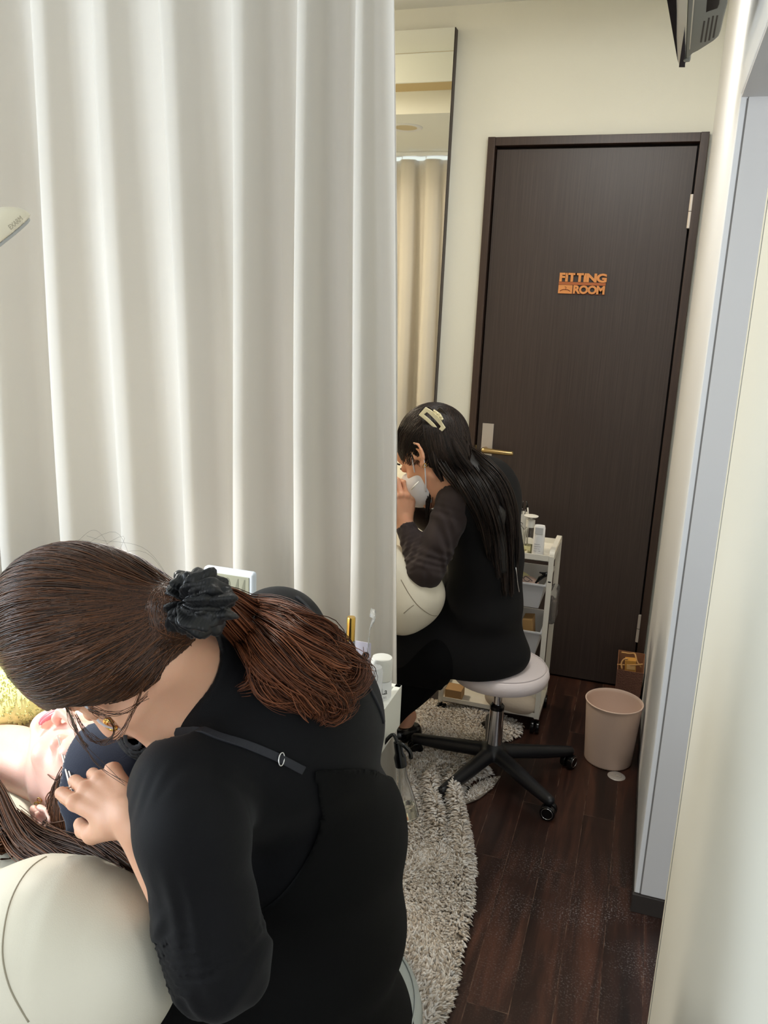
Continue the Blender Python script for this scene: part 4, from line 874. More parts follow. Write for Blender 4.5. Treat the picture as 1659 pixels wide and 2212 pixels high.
M_black_cloth = mat('black_apron_cloth', srgb(10, 10, 10), .8, spec=.12, sheen=.02, bump='noise', bscale=900, bstr=.2)
M_black_trouser = mat('black_trousers', srgb(8, 8, 10), .9, spec=.12, bump='noise', bscale=900, bstr=.2)
M_maskw = mat('mask_white', srgb(226, 226, 232), .8, bump='noise', bscale=500, bstr=.1)
M_navy = mat('navy_cloth', srgb(28, 38, 60), .9, sheen=.3, bump='noise', bscale=700, bstr=.3)
# ================================================================ RECLINERS
M_leath = leather('cream_leather', srgb(222, 216, 198), 700)
def recliner(ox, oy, oz, label, wing):
    """treatment recliner, head end towards +X; origin: near wing peak line"""
    t = empty('treatment_recliner', (ox-.9, oy+.22, 0), label, 'recliner')
    o = np.array([ox, oy, oz])
    # headrest cushion: slab, with a raised wing on each side and a hollow for the head
    s = Sdf()
    s.rbox(o+[-.32, .24, -.20], (.24, .30, .07), .065, None, .03)
    W_ = [nv(p) for p in wing[0]]; s.chain(W_, wing[1], .05)
    s.chain([o+[-.52, .46, -.17], o+[-.30, .47, -.15], o+[-.14, .47, -.15]], [.07, .075, .07], .05)
    s.ell(o+[-.225, .27, -.02], (.20, .13, .125), None, .04, 's')
    hr = link('headrest', surf(s, .0055), M_leath, t)
    b = Sdf().rbox(o+[-1.08, .24, -.215], (.56, .28, .085), .06, None, 0).cone(o+[-.62, .24, -.20], o+[-.50, .24, -.20], .06, .06, .02)
    link('mattress', surf(b, .012), M_leath, t)
    f = Sdf().rbox(o+[-1.55, .24, -.26], (.30, .27, .075), .05, None, 0); link('leg_rest', surf(f, .012), M_leath, t)
    lathe('pedestal', [(.0, o[2]-.30), (.09, o[2]-.30), (.07, .10), (.24, .03), (.25, 0), (0, 0)], (ox-1.05, oy+.24, 0), M_whitep, t, 40)
    for yy in (-.045, .51):
        a = Sdf().rbox(o+[-1.05, yy, -.13], (.24, .045, .05), .04, None, 0); link('armrest', surf(a, .008), M_leath, t)
    return t, hr, s
rec1, hr1, sd_rec1 = recliner(-.395, .575, .835, 'cream leather treatment recliner whose rounded headrest fills the lower left corner', ([at(-260, 2240, .60), at(-60, 2175, .60), at(40, 2128, .60), at(108, 2098, .60), at(175, 2086, .61), at(245, 2082, .62)], [.09, .10, .104, .105, .088, .064]))
rec2, hr2, sd_rec2 = recliner(-.445, 2.05, .80, 'cream leather treatment recliner tip under the masked woman\'s elbow, beyond the curtain', ([at(600, 1170, 2.1), at(740, 1205, 2.1), at(830, 1245, 2.1), at(898, 1284, 2.1)], [.075, .082, .085, .084]))
M_seam = mat('leather_seam', srgb(150, 142, 122), .7)
def seam(px, sdf, par, r=.0009, n=40):
    P = [hit(sdf, x, y) for x, y in px]; P = [p for p in P if p is not None]
    if len(P) < 3: return
    Q = []
    for q in spline(P, n):
        g = np.array([float(sdf.ev((q+e)[None])[0]-sdf.ev((q-e)[None])[0]) for e in np.eye(3)*.002]); g /= np.linalg.norm(g)+1e-9; Q.append(q-g*float(sdf.ev(q[None])[0]))
    tube('seam', Q, r, M_seam, par, 6)
seam([(100, 1850), (60, 1880), (25, 1940), (8, 2010), (6, 2070), (20, 2130), (45, 2180), (62, 2208)], sd_rec1, hr1)
seam([(866, 1252), (885, 1285), (905, 1310), (930, 1328), (944, 1330)], sd_rec2, hr2, .0011)
seam([(872, 1325), (882, 1316), (894, 1307)], sd_rec2, hr2, .0011, 12)
# ================================================================ CLIENT lying on the near recliner
cl = empty('person', (-.9, .83, .64), 'person lying face up on the near recliner with navy cloth over the eyes', 'person')
cC = np.array([-.665, .835, .752]); cB = basis([.387, .905, .175], [-.313, -.05, .949], [.868, -.422, .264])
u_, s_, v_ = np.linalg.svd(cB); cB = u_@v_
s = Sdf(); head_sdf(s, cC, cB, 1.0)
neck0, neck1 = H(cC, cB, (0, -.01, -.06)), np.array([-.87, .90, .70])
s.cone(neck0, neck1, .052, .056, .03)
s.ell((-1.02, .86, .69), (.13, .20, .075), None, .05); s.ell((-1.28, .84, .68), (.22, .16, .085), None, .05); s.ell((-1.52, .84, .66), (.16, .165, .085), None, .05)
for q in (-1, 1):
    s.chain([(-1.55, .84+q*.09, .66), (-1.85, .84+q*.09, .68), (-2.05, .84+q*.09, .64)], [.075, .055, .04], .03)
    s.chain([(-1.0, .84+q*.19, .68), (-1.25, .84+q*.22, .67), (-1.45, .84+q*.14, .73)], [.042, .036, .026], .03)
    s.chain([(-1.45, .84+q*.14, .73), (-1.50, .84+q*.10, .745), (-1.56, .84+q*.07, .742)], [.024, .020, .009], .015)
cl_s = s
link('body', surf(s, .0032), M_skin2, cl)
# lips
lip = Sdf(); 
lip.ell(H(cC, cB, (0, .0935, -.0615)), (.023, .0085, .0052), cB, .004); lip.ell(H(cC, cB, (0, .0925, -.0735)), (.0205, .009, .0062), cB, .004)
lip.cone(H(cC, cB, (-.022, .1005, -.0675)), H(cC, cB, (.022, .1005, -.0675)), .0012, .0012, .002, 's')
link('lips', surf(lip, .0012), mat('lips_pink', srgb(222, 120, 132), .3), cl)
# hair: base cap, combed strands, loose locks over the headrest
rg = np.random.default_rng(11)
ctr = np.array([0, -.020, .040]); rr = np.array([.083, .103, .096])
M_hairc = strand_mat('client_hair', [srgb(46, 27, 17), srgb(62, 37, 23), srgb(84, 51, 31), srgb(110, 68, 42)], .4)
M_hairbase = mat('hair_base_brown', srgb(40, 25, 17), .5)
cap = Sdf().ell(H(cC, cB, ctr), rr*.985, cB, 0)
def capf(X, d, c=cC, B=cB):
    q = (X-c)@B; g = np.interp(q[:, 1], [-.13, -.035, -.012, .03, .055, .085, .12], [-.085, -.06, -.02, .034, .05, .085, .11]); return (g-q[:, 2])*.7
cap.func(capf); link('hair_cap', surf(cap, .003, lo=cC-.16, hi=cC+.16), M_hairbase, cl)
n = 1500; f_ = rg.uniform(-.05, .09, n); st = np.stack([-np.abs(rg.normal(.07, .02, n)), f_, np.interp(f_, [-.05, -.012, .03, .055, .09], [-.055, -.02, .034, .05, .09])+rg.uniform(0, .02, n)], 1)
st[:, 0] *= rg.choice([1, 1, 1, -1], n); keep = ~((np.abs(st[:, 1]-.0) < .035) & (st[:, 0] < 0)); st = st[keep]; n = len(st)
pa = cap_strands(st, np.array([-.01, -.11, .05])+rg.normal(0, .025, (n, 3)), ctr, rr, 16, cB, cC, rg.uniform(-.005, .045, n), rg)
st2 = np.stack([rg.uniform(-.075, -.03, 900), rg.uniform(-.07, -.02, 900), rg.uniform(-.06, -.01, 900)], 1)
pb = cap_strands(st2, np.array([-.02, -.09, .10])+rg.normal(0, .03, (900, 3)), ctr, rr*1.02, 16, cB, cC, rg.uniform(0, .06, 900), rg)
locks = []
for path, n_, w0, w1, cu in [
    ([(-60, 1640, .86), (-8, 1695, .79), (22, 1762, .745), (55, 1815, .71), (110, 1850, .685), (160, 1875, .67)], 260, .004, .014, .003),
    ([(-90, 1650, .87), (-30, 1700, .80), (-8, 1752, .76), (20, 1800, .73), (60, 1838, .70), (100, 1850, .69)], 240, .005, .018, .004),
    ([(30, 1775, .76), (80, 1815, .735), (135, 1840, .71), (200, 1862, .69), (270, 1890, .67)], 300, .016, .02, .003),
    ([(128, 1785, .765), (165, 1803, .745), (215, 1835, .72), (270, 1868, .70), (310, 1890, .685)], 380, .018, .022, .002),
    ([(150, 1745, .77), (200, 1775, .76), (250, 1820, .735), (290, 1860, .715), (315, 1885, .70)], 420, .020, .024, .002),
    ([(200, 1740, .79), (250, 1775, .775), (290, 1820, .75), (315, 1860, .73)], 360, .022, .02, .002),
    ([(105, 1800, .745), (135, 1822, .725), (170, 1850, .70), (210, 1880, .68)], 260, .014, .016, .003),
    ([(-90, 1660, .86), (-40, 1720, .79), (-12, 1790, .74), (10, 1815, .72), (-20, 1830, .70)], 160, .004, .02, .006)]:
    Pw = [nv(at(*p)) for p in path]; locks.append(tuft(None, Pw, n_, w0, w1, cu, rg, 16))
allp = np.concatenate([pa, pb]+locks)
hair = link('hair', strands_mesh('hair', allp, rg.uniform(.0005, .0010, len(allp))), M_hairc, cl); hair['kind'] = 'stuff'
fill = Sdf().chain([nv(at(120, 1790, .775)), nv(at(210, 1815, .755)), nv(at(290, 1850, .735))], [.022, .032, .022], .02).chain([nv(at(-10, 1740, .80)), nv(at(50, 1800, .75)), nv(at(140, 1845, .72))], [.012, .014, .012], .01)
link('hair_underside', surf(fill, .004), M_hairbase, cl)
# earrings on the visible ear
for px in ((80, 1737), (86, 1728)):
    p = hit(cl_s, *px); 
    if p is not None: tube('earring', [tuple(p+np.array([.0035*math.cos(a), -.001, .0035*math.sin(a)])) for a in np.linspace(0, 6.28, 14)], .0007, M_gold, cl, 6, False)
# navy cloth over the client's eyes and forehead
nc = Sdf().ell(H(cC, cB, (0, .002, .050)), (.094, .098, .086), cB, 0); nc.ell(H(cC, cB, (.0, -.012, .045)), (.0865, .104, .100), cB, .0, 's')
nc = Sdf().ell(H(cC, cB, (0, .004, .048)), (.0915, .101, .090), cB, 0)
def ncf(X, d):
    q = (X-cC)@cB; w = .003*np.sin(q[:, 0]*90)+.002*np.sin(q[:, 1]*130); e1 = (.084+w-q[:, 2]-.25*np.maximum(q[:, 1]-.03, 0)); e2 = (-.02+w-q[:, 1]-.5*(q[:, 2]-.06)*0); return np.maximum(e1, e2)
nc.func(ncf); nc.ell(H(cC, cB, (0, .004, .048)), (.0850, .0945, .0835), cB, 0, 's')
cloth = link('eye_cloth', surf(nc, .0024, lo=cC-.17, hi=cC+.17), M_navy, None)
fc = Sdf().chain([H(cC, cB, (.03, .06, .10)), H(cC, cB, (.06, .05, .14)), H(cC, cB, (.08, .03, .17))], [.03, .028, .02], .02)
fc = link('cloth_fold', surf(fc, .004), M_navy, cloth)
tag(cloth, 'dark navy cloth laid over the lying client\'s eyes and forehead', 'cloth')
# towel across the chest, light gown
tw = Sdf().ell((-1.06, .90, .745), (.115, .22, .060), None, 0).ell((-.98, 1.00, .755), (.09, .12, .05), None, .04)
tw.func(lambda X, d: .715-X[:, 2]); tsd = tw
twm = link('towel_body', surf(tw, .005), mat('towel_yellow', srgb(240, 240, 170), .95, sheen=.4, bump='noise', bscale=420, bstr=.3), None)
twe = empty('chest_towel', (-1.05, .92, .72), 'yellow green terry towel over the client\'s chest', 'towel'); twm.parent = twe; twm.matrix_parent_inverse = Matrix.Translation(twe.location).inverted()
V = np.zeros(len(twm.data.vertices)*3); twm.data.vertices.foreach_get('co', V); V = V.reshape(-1, 3); Nn = np.zeros(len(V)*3); twm.data.vertices.foreach_get('normal', Nn); Nn = Nn.reshape(-1, 3)
k = rg.choice(len(V), min(9000, len(V))); base = V[k]+rg.normal(0, .001, (len(k), 3)); dr = Nn[k]+rg.normal(0, .5, (len(k), 3)); dr /= np.linalg.norm(dr, axis=1)[:, None]
tp = base[:, None]+dr[:, None]*np.linspace(0, .004, 3)[None, :, None]
pl = link('terry_loops', strands_mesh('terry_loops', tp, np.full(len(k), .0011)), twm.data.materials[0], twe); pl['kind'] = 'stuff'
bl = Sdf().rbox((-1.55, .84, .72), (.42, .24, .075), .07, None, 0); tag(link('blanket', surf(bl, .012), mat('blanket_beige', srgb(206, 190, 160), .95, bump='noise', bscale=200, bstr=.4)), 'beige blanket over the lying client\'s legs', 'blanket')
# ================================================================ PONYTAILED STYLIST (near)
w1 = empty('person', (-.40, .86, 0), 'woman in black with a brown ponytail bending over the lying client, seen from behind', 'person')
rg = np.random.default_rng(21)
hC = np.array([-.545, .735, 1.005]); hB = basis([.11, .94, .32], [-.31, .335, -.888], [-.944, 0, .33]); u_, s_, v_ = np.linalg.svd(hB); hB = u_@v_
A_ = lambda x, y, Y: nv(at(x, y, Y))
shn, eln, wrn = A_(408, 1705, .69), A_(474, 2075, .625), A_(286, 1768, .645); mdn = A_(416, 1800, .65)
shf = A_(600, 1372, .985); elf = np.array([-.52, 1.07, .76]); wrf = np.array([-.545, .90, .865])
C1, C2, C3, C4 = A_(608, 1570, .865), A_(662, 1810, .885), A_(668, 2010, .885), A_(632, 2230, .86)
neckb = A_(452, 1470, .80)
knn, knf = np.array([-.68, .66, .50]), np.array([-.72, 1.0, .50])
def torso(s, o, k=.05, neckr=True):
    Bt = basis([0, 1, 0], [-.97, 0, -.24], [-.24, 0, .97])
    s.ell(C1, (.145+o, .132+o, .13+o), Bt, .0); s.ell(C2, (.145+o, .130+o, .13+o), Bt, k); s.ell(C3, (.145+o, .129+o, .12+o), Bt, k); s.ell(C4, (.17+o, .135+o, .12+o), Bt, k)
    s.cone(C1*.75+shn*.25, shn, .085+o, .058+o, k); s.cone(C1*.6+shf*.4, shf, .085+o, .062+o, k)
    s.cone(C1+[.0, -.03, .05], neckb+(C1-neckb)*.15, .075+o, .052+o, .05)
# --- body: one continuous skin surface with head, neck, arms, hands, legs
s = Sdf(); head_sdf(s, hC, hB, 1.0, off=0)
s.cone(H(hC, hB, (0, -.035, -.05)), neckb, .050, .054, .025); torso(s, -.012)
s.chain([shn, mdn, eln], [.045, .042, .036], .02).chain([eln, eln*.65+wrn*.35, wrn], [.036, .032, .0205], .01); s.chain([shf, elf, wrf], [.045, .038, .024], .02)
mcp = A_(190, 1684, .676)
t1 = hand_sdf(s, wrn, mcp-wrn, [.25, -.62, .75], -1, [(14, 48, 30), (22, 56, 32), (30, 60, 34), (36, 62, 34)], [(.75, .45, .5), (.9, .1, .45), (.9, -.1, .5)], .88)
t2 = hand_sdf(s, wrf, np.array([-.66, .80, .86])-wrf, [-.1, .35, .93], 1, [(30, 45, 25), (38, 52, 30), (44, 56, 32), (48, 56, 32)], [(.8, .4, .45), (.95, .05, .3), (.95, -.1, .2)], .98)
hipn, hipf = C4+[-.02, -.09, -.06], C4+[-.02, .09, -.06]
for hp_, kn, y in ((hipn, knn, .66), (hipf, knf, 1.02)):
    s.chain([hp_, kn, (-.60, y, .10)], [.075, .055, .035], .03); s.chain([(-.60, y, .06), (-.70, y, .035), (-.76, y, .028)], [.034, .030, .022], .02)
w1_s = s
link('body', surf(s, .0030), M_skin1, w1)
# --- sweater
def folds(freq, amp, ph, dirv):
    dirv = np.array(dirv, float)
    return lambda X, h: amp*np.sin(freq*h+ph+9*np.sin(X@dirv*30))*np.clip(np.sin(np.pi*h), 0, 1)
sw = Sdf(); torso(sw, .0)
sw.chain([shn, mdn, eln], [.057, .0525, .050], .03, fold=folds(9, .0015, 0, (1, .3, .5)))
cuff = eln+(wrn-eln)*.33
sw.cone(eln, cuff, .050, .040, .02, fold=lambda X, h: .0032*np.sin(38*h+4*np.sin(X[:, 0]*70)+3*X[:, 2]*40))
sw.chain([shf, elf], [.062, .052], .03); sw.cone(elf, elf+(wrf-elf)*.6, .050, .036, .02)
Dn = unit(H(hC, hB, (0, -.035, -.05))-neckb); pn = neckb+Dn*.058
sw.cone(neckb-Dn*.02, neckb+Dn*.055, .062, .0585, .03)
sw.func(lambda X, d: (X-pn)@Dn-.35*np.linalg.norm((X-pn)-((X-pn)@Dn)[:, None]*Dn, axis=1)*0-np.maximum(0, np.linalg.norm((X-pn)-((X-pn)@Dn)[:, None]*Dn, axis=1)-.085)*6)
sw.cone(neckb-Dn*.04, neckb+Dn*.10, .0505, .0515, .004, 's')
sw.cone(cuff-(wrn-eln)*.03, cuff+(wrn-eln)*.2, .030, .030, .004, 's')
sweater = link('sweater', surf(sw, .0036), M_black_knit, w1)
# --- trousers
tr_ = Sdf(); tr_.ell(C4+[0, 0, -.02], (.17, .165, .115), None, 0)
for hp_, kn, y in ((hipn, knn, .66), (hipf, knf, 1.02)): tr_.chain([hp_, kn, (-.60, y, .14)], [.098, .078, .052], .04)
tr_.chain([hipn+[-.05, .08, 0], (-.60, .83, .51)], [.08, .06], .05)
link('trousers', surf(tr_, .005), M_black_trouser, w1)
for y in (.66, 1.02):
    sh_ = Sdf().chain([(-.60, y, .055), (-.70, y, .040), (-.76, y, .032)], [.044, .038, .028], .02); sh_.func(lambda X, d: np.maximum(.003-X[:, 2], X[:, 2]-.075)); link('shoe', surf(sh_, .004), M_blackp, w1)
# --- apron: bib back and skirt over the sweater, straps over the shoulders
ap = Sdf(); torso(ap, .0055)
ap.chain([C4+[-.04, -.05, -.04], (-.58, .80, .50)], [.145, .11], .06); ap.ell(C4+[.0, 0, -.03], (.185, .185, .125), None, .05)
E1, E2 = A_(655, 1655, .80), A_(838, 1672, .93)       # ends of the straight top edge of the bib
d1 = unit(E2-E1); up_ = unit(np.cross(d1, np.array([-.9, -.35, .1])))
if up_[2] < 0: up_ = -up_
armn = A_(640, 1800, .74)
def apf(X, d):
    top = (X-E1)@up_+.004*np.sin((X@d1)*25)
    # arm-hole scoop on the near side and front cut-away
    q = X-armn; sc_ = .118-np.sqrt((q@unit([-.55, -.8, 0]))*0+(q[:, 0]+.10)**2+((X[:, 2]-armn[2]-.03)*.72)**2)
    near = np.where(X[:, 1] < .80, sc_, -1)
    return np.maximum(top, near)
ap.func(apf)
def shell(X, d): return d
apc = Sdf(); torso(apc, .002)
ap.func(lambda X, d: -apc.ev(X)-.012)
ap.func(lambda X, d: np.where(X[:, 0] < -.62, .02, -.02)+d*0)
apron = link('apron', surf(ap, .0036), M_black_cloth, w1)
def on_surf(px, sdf, off, n=30):
    P = [hit(sdf, x, y) for x, y in px]; P = [p for p in P if p is not None]; Q = []
    if len(P) < 2: return []
    for q in spline(P, n):
        for _ in range(2):
            g = np.array([float(sdf.ev((q+e)[None])[0]-sdf.ev((q-e)[None])[0]) for e in np.eye(3)*.003]); g /= np.linalg.norm(g)+1e-9; q = q-g*(float(sdf.ev(q[None])[0])-off)
        Q.append((q, g))
    return Q
def strap(name, px, sdf, w, th, m, par, n=36):
    Q = on_surf(px, sdf, th*.4, n); P = np.array([q for q, g in Q]); G = np.array([g for q, g in Q]); T = np.gradient(P, axis=0); T /= np.linalg.norm(T, axis=1)[:, None]; X = np.cross(T, G); V = []
    for p, x, g in zip(P, X, G): V += [p-x*w/2-g*th*.5, p+x*w/2-g*th*.5, p+x*w/2+g*th*.5, p-x*w/2+g*th*.5]
    Fc = [(i*4+k, i*4+(k+1) % 4, i*4+4+(k+1) % 4, i*4+4+k) for i in range(n-1) for k in range(4)]
    o = link(name, raw_mesh(name, np.array(V), Fc), m, par, False); b = o.modifiers.new('b', 'BEVEL'); b.width = .0008; b.segments = 2; return o
M_strap_b = mat('strap_black', srgb(26, 27, 34), .7, bump='wave', bscale=300, bstr=.1)
st1 = strap('strap', [(352, 1592), (400, 1580), (470, 1590), (540, 1612), (600, 1636), (655, 1664)], sw, .0095, .003, M_strap_b, apron)
strap('strap', [(835, 1672), (838, 1620), (828, 1560), (805, 1500), (770, 1440), (725, 1385), (672, 1325), (640, 1290)], sw, .006, .003, M_strap_b, apron)
pr = hit(sw, 608, 1640, lift=.004)
tube('adjuster_ring', [tuple(pr+unit(E2-E1)*.0042*math.cos(a)+up_*.0070*math.sin(a)) for a in np.linspace(0, 6.28, 22)], .0009, M_chrome, st1, 6, False)
Q = on_surf([(498, 1372), (455, 1405), (415, 1440), (392, 1480), (384, 1530)], sw, .0, 24); tube('neckline_band', [q for q, g in Q], .003, M_black_knit, sweater, 8)
# --- hair
M_h1 = strand_mat('ponytail_hair', [srgb(40, 25, 17), srgb(54, 34, 22), srgb(74, 46, 29), srgb(98, 62, 38)], .34)
M_h1b = strand_mat('ponytail_ends', [srgb(58, 32, 20), srgb(84, 47, 29), srgb(114, 66, 42), srgb(148, 90, 60)], .38)
ctr = np.array([0, -.012, .032]); rr = np.array([.094, .100, .128])
tieWd = A_(402, 1312, .715); tie = (tieWd-hC)@hB
cap = Sdf().ell(H(hC, hB, ctr), rr*.985, hB, 0).cone(H(hC, hB, (-.01, -.050, -.015)), tieWd, .054, .024, .03)
cap0 = Sdf(); cap0.p = list(cap.p)
def cf1(X, d):
    q = (X-hC)@hB; g = np.interp(q[:, 1], [-.15, -.075, -.05, -.04, -.03, -.02, -.01, .01, .03, .05, .075, .11], [-.12, -.072, -.078, -.070, -.055, -.032, -.010, .014, .024, .03, .055, .10]); return (g-q[:, 2])*.6
cap.func(cf1); link('hair_cap', surf(cap, .003, lo=hC-.19, hi=hC+.19), M_hairbase, w1)
n = 12000; th = rg.uniform(0, 1, n); side = rg.choice([-1, -1, -1, 1], n)
fl = rg.choice([0, 1], n, p=[.55, .45])
f_ = np.where(fl == 1, rg.uniform(-.09, .085, n), rg.uniform(-.11, .11, n))
hl = np.interp(f_, [-.15, -.075, -.05, -.04, -.03, -.02, -.01, .01, .03, .05, .075, .11], [-.12, -.072, -.078, -.070, -.055, -.032, -.010, .014, .024, .03, .055, .10])
st = np.stack([side*rg.uniform(.02, .098, n), f_, hl+np.where(fl == 1, rg.exponential(.006, n), rg.uniform(0, .12, n))], 1)
st[fl == 0, 0] *= rg.uniform(0, 1, (fl == 0).sum())
qs = ctr+sphere_dir(st, ctr, rr)*rr; st = st[qs[:, 2] > np.interp(qs[:, 1], [-.15, -.075, -.05, -.04, -.03, -.02, -.01, .01, .03, .05, .075, .11], [-.12, -.072, -.078, -.070, -.055, -.032, -.010, .014, .024, .03, .055, .10])-.003]; n = len(st)
pa = cap_strands(st, tie+rg.normal(0, .010, (n, 3)), ctr, rr, 26, hB, hC, rg.uniform(-.006, .030, n), rg)
tb = np.linspace(0, 1, pa.shape[1]); wt = np.clip((tb-.62)/.38, 0, 1)**1.6; pa = pa*(1-wt)[None, :, None]+(tieWd+(rg.normal(0, .008, (n, 3))))[:, None]*wt[None, :, None]
qq = (pa-hC)@hB; gg = np.interp(qq[..., 1], [-.15, -.075, -.05, -.04, -.03, -.02, -.01, .01, .03, .05, .075, .11], [-.12, -.072, -.078, -.070, -.055, -.032, -.010, .014, .024, .03, .055, .10])
mv = np.where((qq[..., 1] > -.072) & (qq[..., 2] < gg+.001), gg-qq[..., 2], 0).max(1); ok = mv < .010; qq = qq[ok]; gg = gg[ok]; n = len(qq)
qq[..., 2] = np.where((qq[..., 1] > -.072) & (qq[..., 2] < gg+.001), gg+.001+np.abs(rg.normal(0, .003, (n, 1))), qq[..., 2]); pa = hC+qq@hB.T
pa = push_out(pa, cap0, rg.uniform(.0005, .0035, (n, 1)))
hair1 = link('hair', strands_mesh('hair', pa, rg.uniform(.0004, .0009, n)), M_h1, w1); hair1['kind'] = 'stuff'
# flyaway strands over the crown
fw = []
for k in range(12):
    a = rg.uniform(-.04, .07); P = [H(hC, hB, (rg.uniform(-.03, .05), -.08-.02*rg.random(), .09+a*.3)), H(hC, hB, (rg.uniform(-.02, .05), -.128-.012*rg.random(), .05+a*.4)), H(hC, hB, (rg.uniform(-.02, .04), -.126-.01*rg.random(), .0)), tieWd]
    fw.append(spline(P, 22))
link('flyaway_hair', strands_mesh('flyaway_hair', np.array(fw), np.full(12, .00011)), M_h1, w1)
# loose strands around the ear
ls = []
for px, cnt in (([(310, 1470, .66), (290, 1530, .63), (255, 1588, .62), (215, 1606, .615), (190, 1590, .61), (165, 1545, .61)], 8), ([(318, 1500, .65), (280, 1535, .62), (240, 1540, .61), (195, 1528, .61), (205, 1540, .61), (236, 1552, .605), (246, 1580, .61), (225, 1605, .61), (195, 1590, .61)], 7), ([(140, 1510, .66), (160, 1560, .63), (180, 1600, .62), (215, 1650, .615), (268, 1692, .60)], 4), ([(130, 1500, .68), (150, 1545, .65), (170, 1590, .63), (188, 1612, .62)], 14)):
    P = [A_(*p) for p in px]
    for k in range(cnt): ls.append(spline([p+rg.normal(0, .0018, 3) for p in P], 30))
link('loose_strands', strands_mesh('loose_strands', np.array(ls), np.full(len(ls), .0003)), M_h1, w1)
# ponytail: curled locks spreading over the back
tieW = A_(428, 1312, .705); pts = []
def over(px, py, lift):
    p = hit(ap, px, py); p2 = hit(sw, px, py)
    c_ = [q for q in (p, p2) if q is not None]
    if not c_: return A_(px, py, .93)
    p = min(c_, key=lambda q: q[1]); v = unit(np.array([0, 0, CAM_H])-p); return p+v*lift
T0 = tieW
lk = [ # pixel waypoints with lift above the garment
 ([(540, 1315, .030), (600, 1335, .030), (650, 1375, .028), (690, 1400, .022), (735, 1440, .018), (795, 1455, .02)], 330, .004),
 ([(545, 1330, .035), (610, 1370, .035), (655, 1415, .028), (712, 1440, .020), (748, 1462, .016), (768, 1438, .018)], 330, .008),
 ([(540, 1345, .040), (600, 1400, .040), (650, 1460, .030), (692, 1490, .020), (722, 1512, .014), (738, 1545, .012)], 340, .006),
 ([(535, 1360, .040), (580, 1420, .038), (625, 1470, .028), (670, 1500, .018), (705, 1530, .012), (690, 1565, .010)], 340, .006),
 ([(530, 1370, .036), (560, 1420, .032), (590, 1460, .024), (640, 1480, .018), (700, 1470, .016), (745, 1500, .014)], 300, .010),
 ([(525, 1372, .030), (545, 1415, .025), (560, 1460, .018), (600, 1490, .012), (660, 1510, .010)], 220, .008),
 ([(545, 1320, .030), (610, 1345, .028), (665, 1365, .024), (700, 1385, .020), (690, 1420, .02), (655, 1400, .02)], 200, .010),
 ([(550, 1340, .045), (620, 1385, .045), (675, 1425, .035), (712, 1458, .028), (752, 1472, .020), (782, 1442, .018)], 300, .010),
 ([(540, 1310, .026), (590, 1318, .022), (640, 1340, .018), (700, 1380, .016), (745, 1405, .014), (770, 1450, .014)], 240, .006),
 ([(530, 1365, .02), (548, 1400, .015), (556, 1440, .012), (545, 1480, .010), (515, 1500, .008)], 40, .003)]
lk += [([(550, 1330, .04), (620, 1390, .036), (672, 1450, .026), (706, 1500, .018), (728, 1530, .016), (712, 1548, .016), (700, 1530, .016)], 60, .006),
 ([(545, 1340, .04), (600, 1410, .036), (640, 1470, .026), (668, 1510, .018), (694, 1530, .014), (684, 1556, .012)], 60, .007),
 ([(550, 1325, .034), (640, 1372, .030), (706, 1412, .022), (756, 1436, .020), (796, 1452, .020), (802, 1470, .02)], 60, .006),
 ([(550, 1322, .034), (630, 1352, .030), (690, 1385, .024), (736, 1412, .022), (770, 1424, .020), (784, 1404, .020)], 50, .007),
 ([(545, 1345, .04), (610, 1420, .034), (660, 1478, .024), (704, 1512, .016), (742, 1518, .014), (756, 1500, .014)], 60, .007)]
for P, cnt, cu in lk:
    path = [T0, T0*.5+over(P[0][0], P[0][1], P[0][2]+.01)*.5+np.array([0, -.004, .012])]+[over(*p) for p in P]
    pts.append(tuft(None, path, int(cnt*1.5), .012, .016, cu*1.9, rg, 30))
pts = np.concatenate(pts)
rad = rg.uniform(.00045, .0009, len(pts))[:, None]*np.interp(np.linspace(0, 1, 30), [0, .8, 1], [1, 1, .3])[None]
pony = link('ponytail', strands_mesh('ponytail', pts, rad), M_h1b, w1); pony['kind'] = 'stuff'
und = Sdf()
P0 = [T0, over(540, 1345, .022), over(610, 1400, .018), over(670, 1445, .012), over(720, 1480, .008)]
und.chain(P0, [.012, .016, .018, .016, .008], .02); link('hair_underside', surf(und, .004), M_hairbase, w1)
# scrunchie
M_org = mat('black_organza', srgb(13, 14, 17), .36, spec=.35, sheen=.08, bump='wave', bscale=120, bstr=.15)
axp = unit(over(560, 1350, .03)-H(hC, hB, (0, -.09, -.03)))
scC = A_(428, 1302, .705)
scr = ruffle('scrunchie', scC, axp, .017, .0155, M_org, w1, 5, .42, sq=.85)
ruffle('scrunchie_layer', scC+axp*.010, axp, .020, .012, M_org, scr, 8, .55); ruffle('scrunchie_layer', scC-axp*.008, axp, .019, .0115, M_org, scr, 12, .55)
# earring, mask strap
ep = hit(w1_s, 238, 1558, lift=.002)
if ep is not None:
    er = tube('earring', [tuple(ep+np.array([.0065*math.cos(a), -.003*math.sin(a), .0075*math.sin(a)-.004])) for a in np.linspace(.6, 6.0, 26)], .0022, M_gold, w1, 12)
    tube('earring_twist', [tuple(ep+np.array([.0065*math.cos(a)+.003, -.003*math.sin(a)-.001, .0060*math.sin(a)-.004])) for a in np.linspace(1.2, 5.4, 22)], .0013, M_gold, er, 10)
mk = Sdf().ell(H(hC, hB, (0, .068, -.062)), (.058, .052, .052), hB, 0); mk.func(lambda X, d: ((X-hC)@hB)[:, 1]*-1+.038); mk.ell(H(hC, hB, (0, .066, -.062)), (.056, .050, .050), hB, 0, 's')
mask1 = link('face_mask', surf(mk, .0022, lo=hC-.16, hi=hC+.16), mat('mask_black', srgb(26, 27, 30), .8), w1)
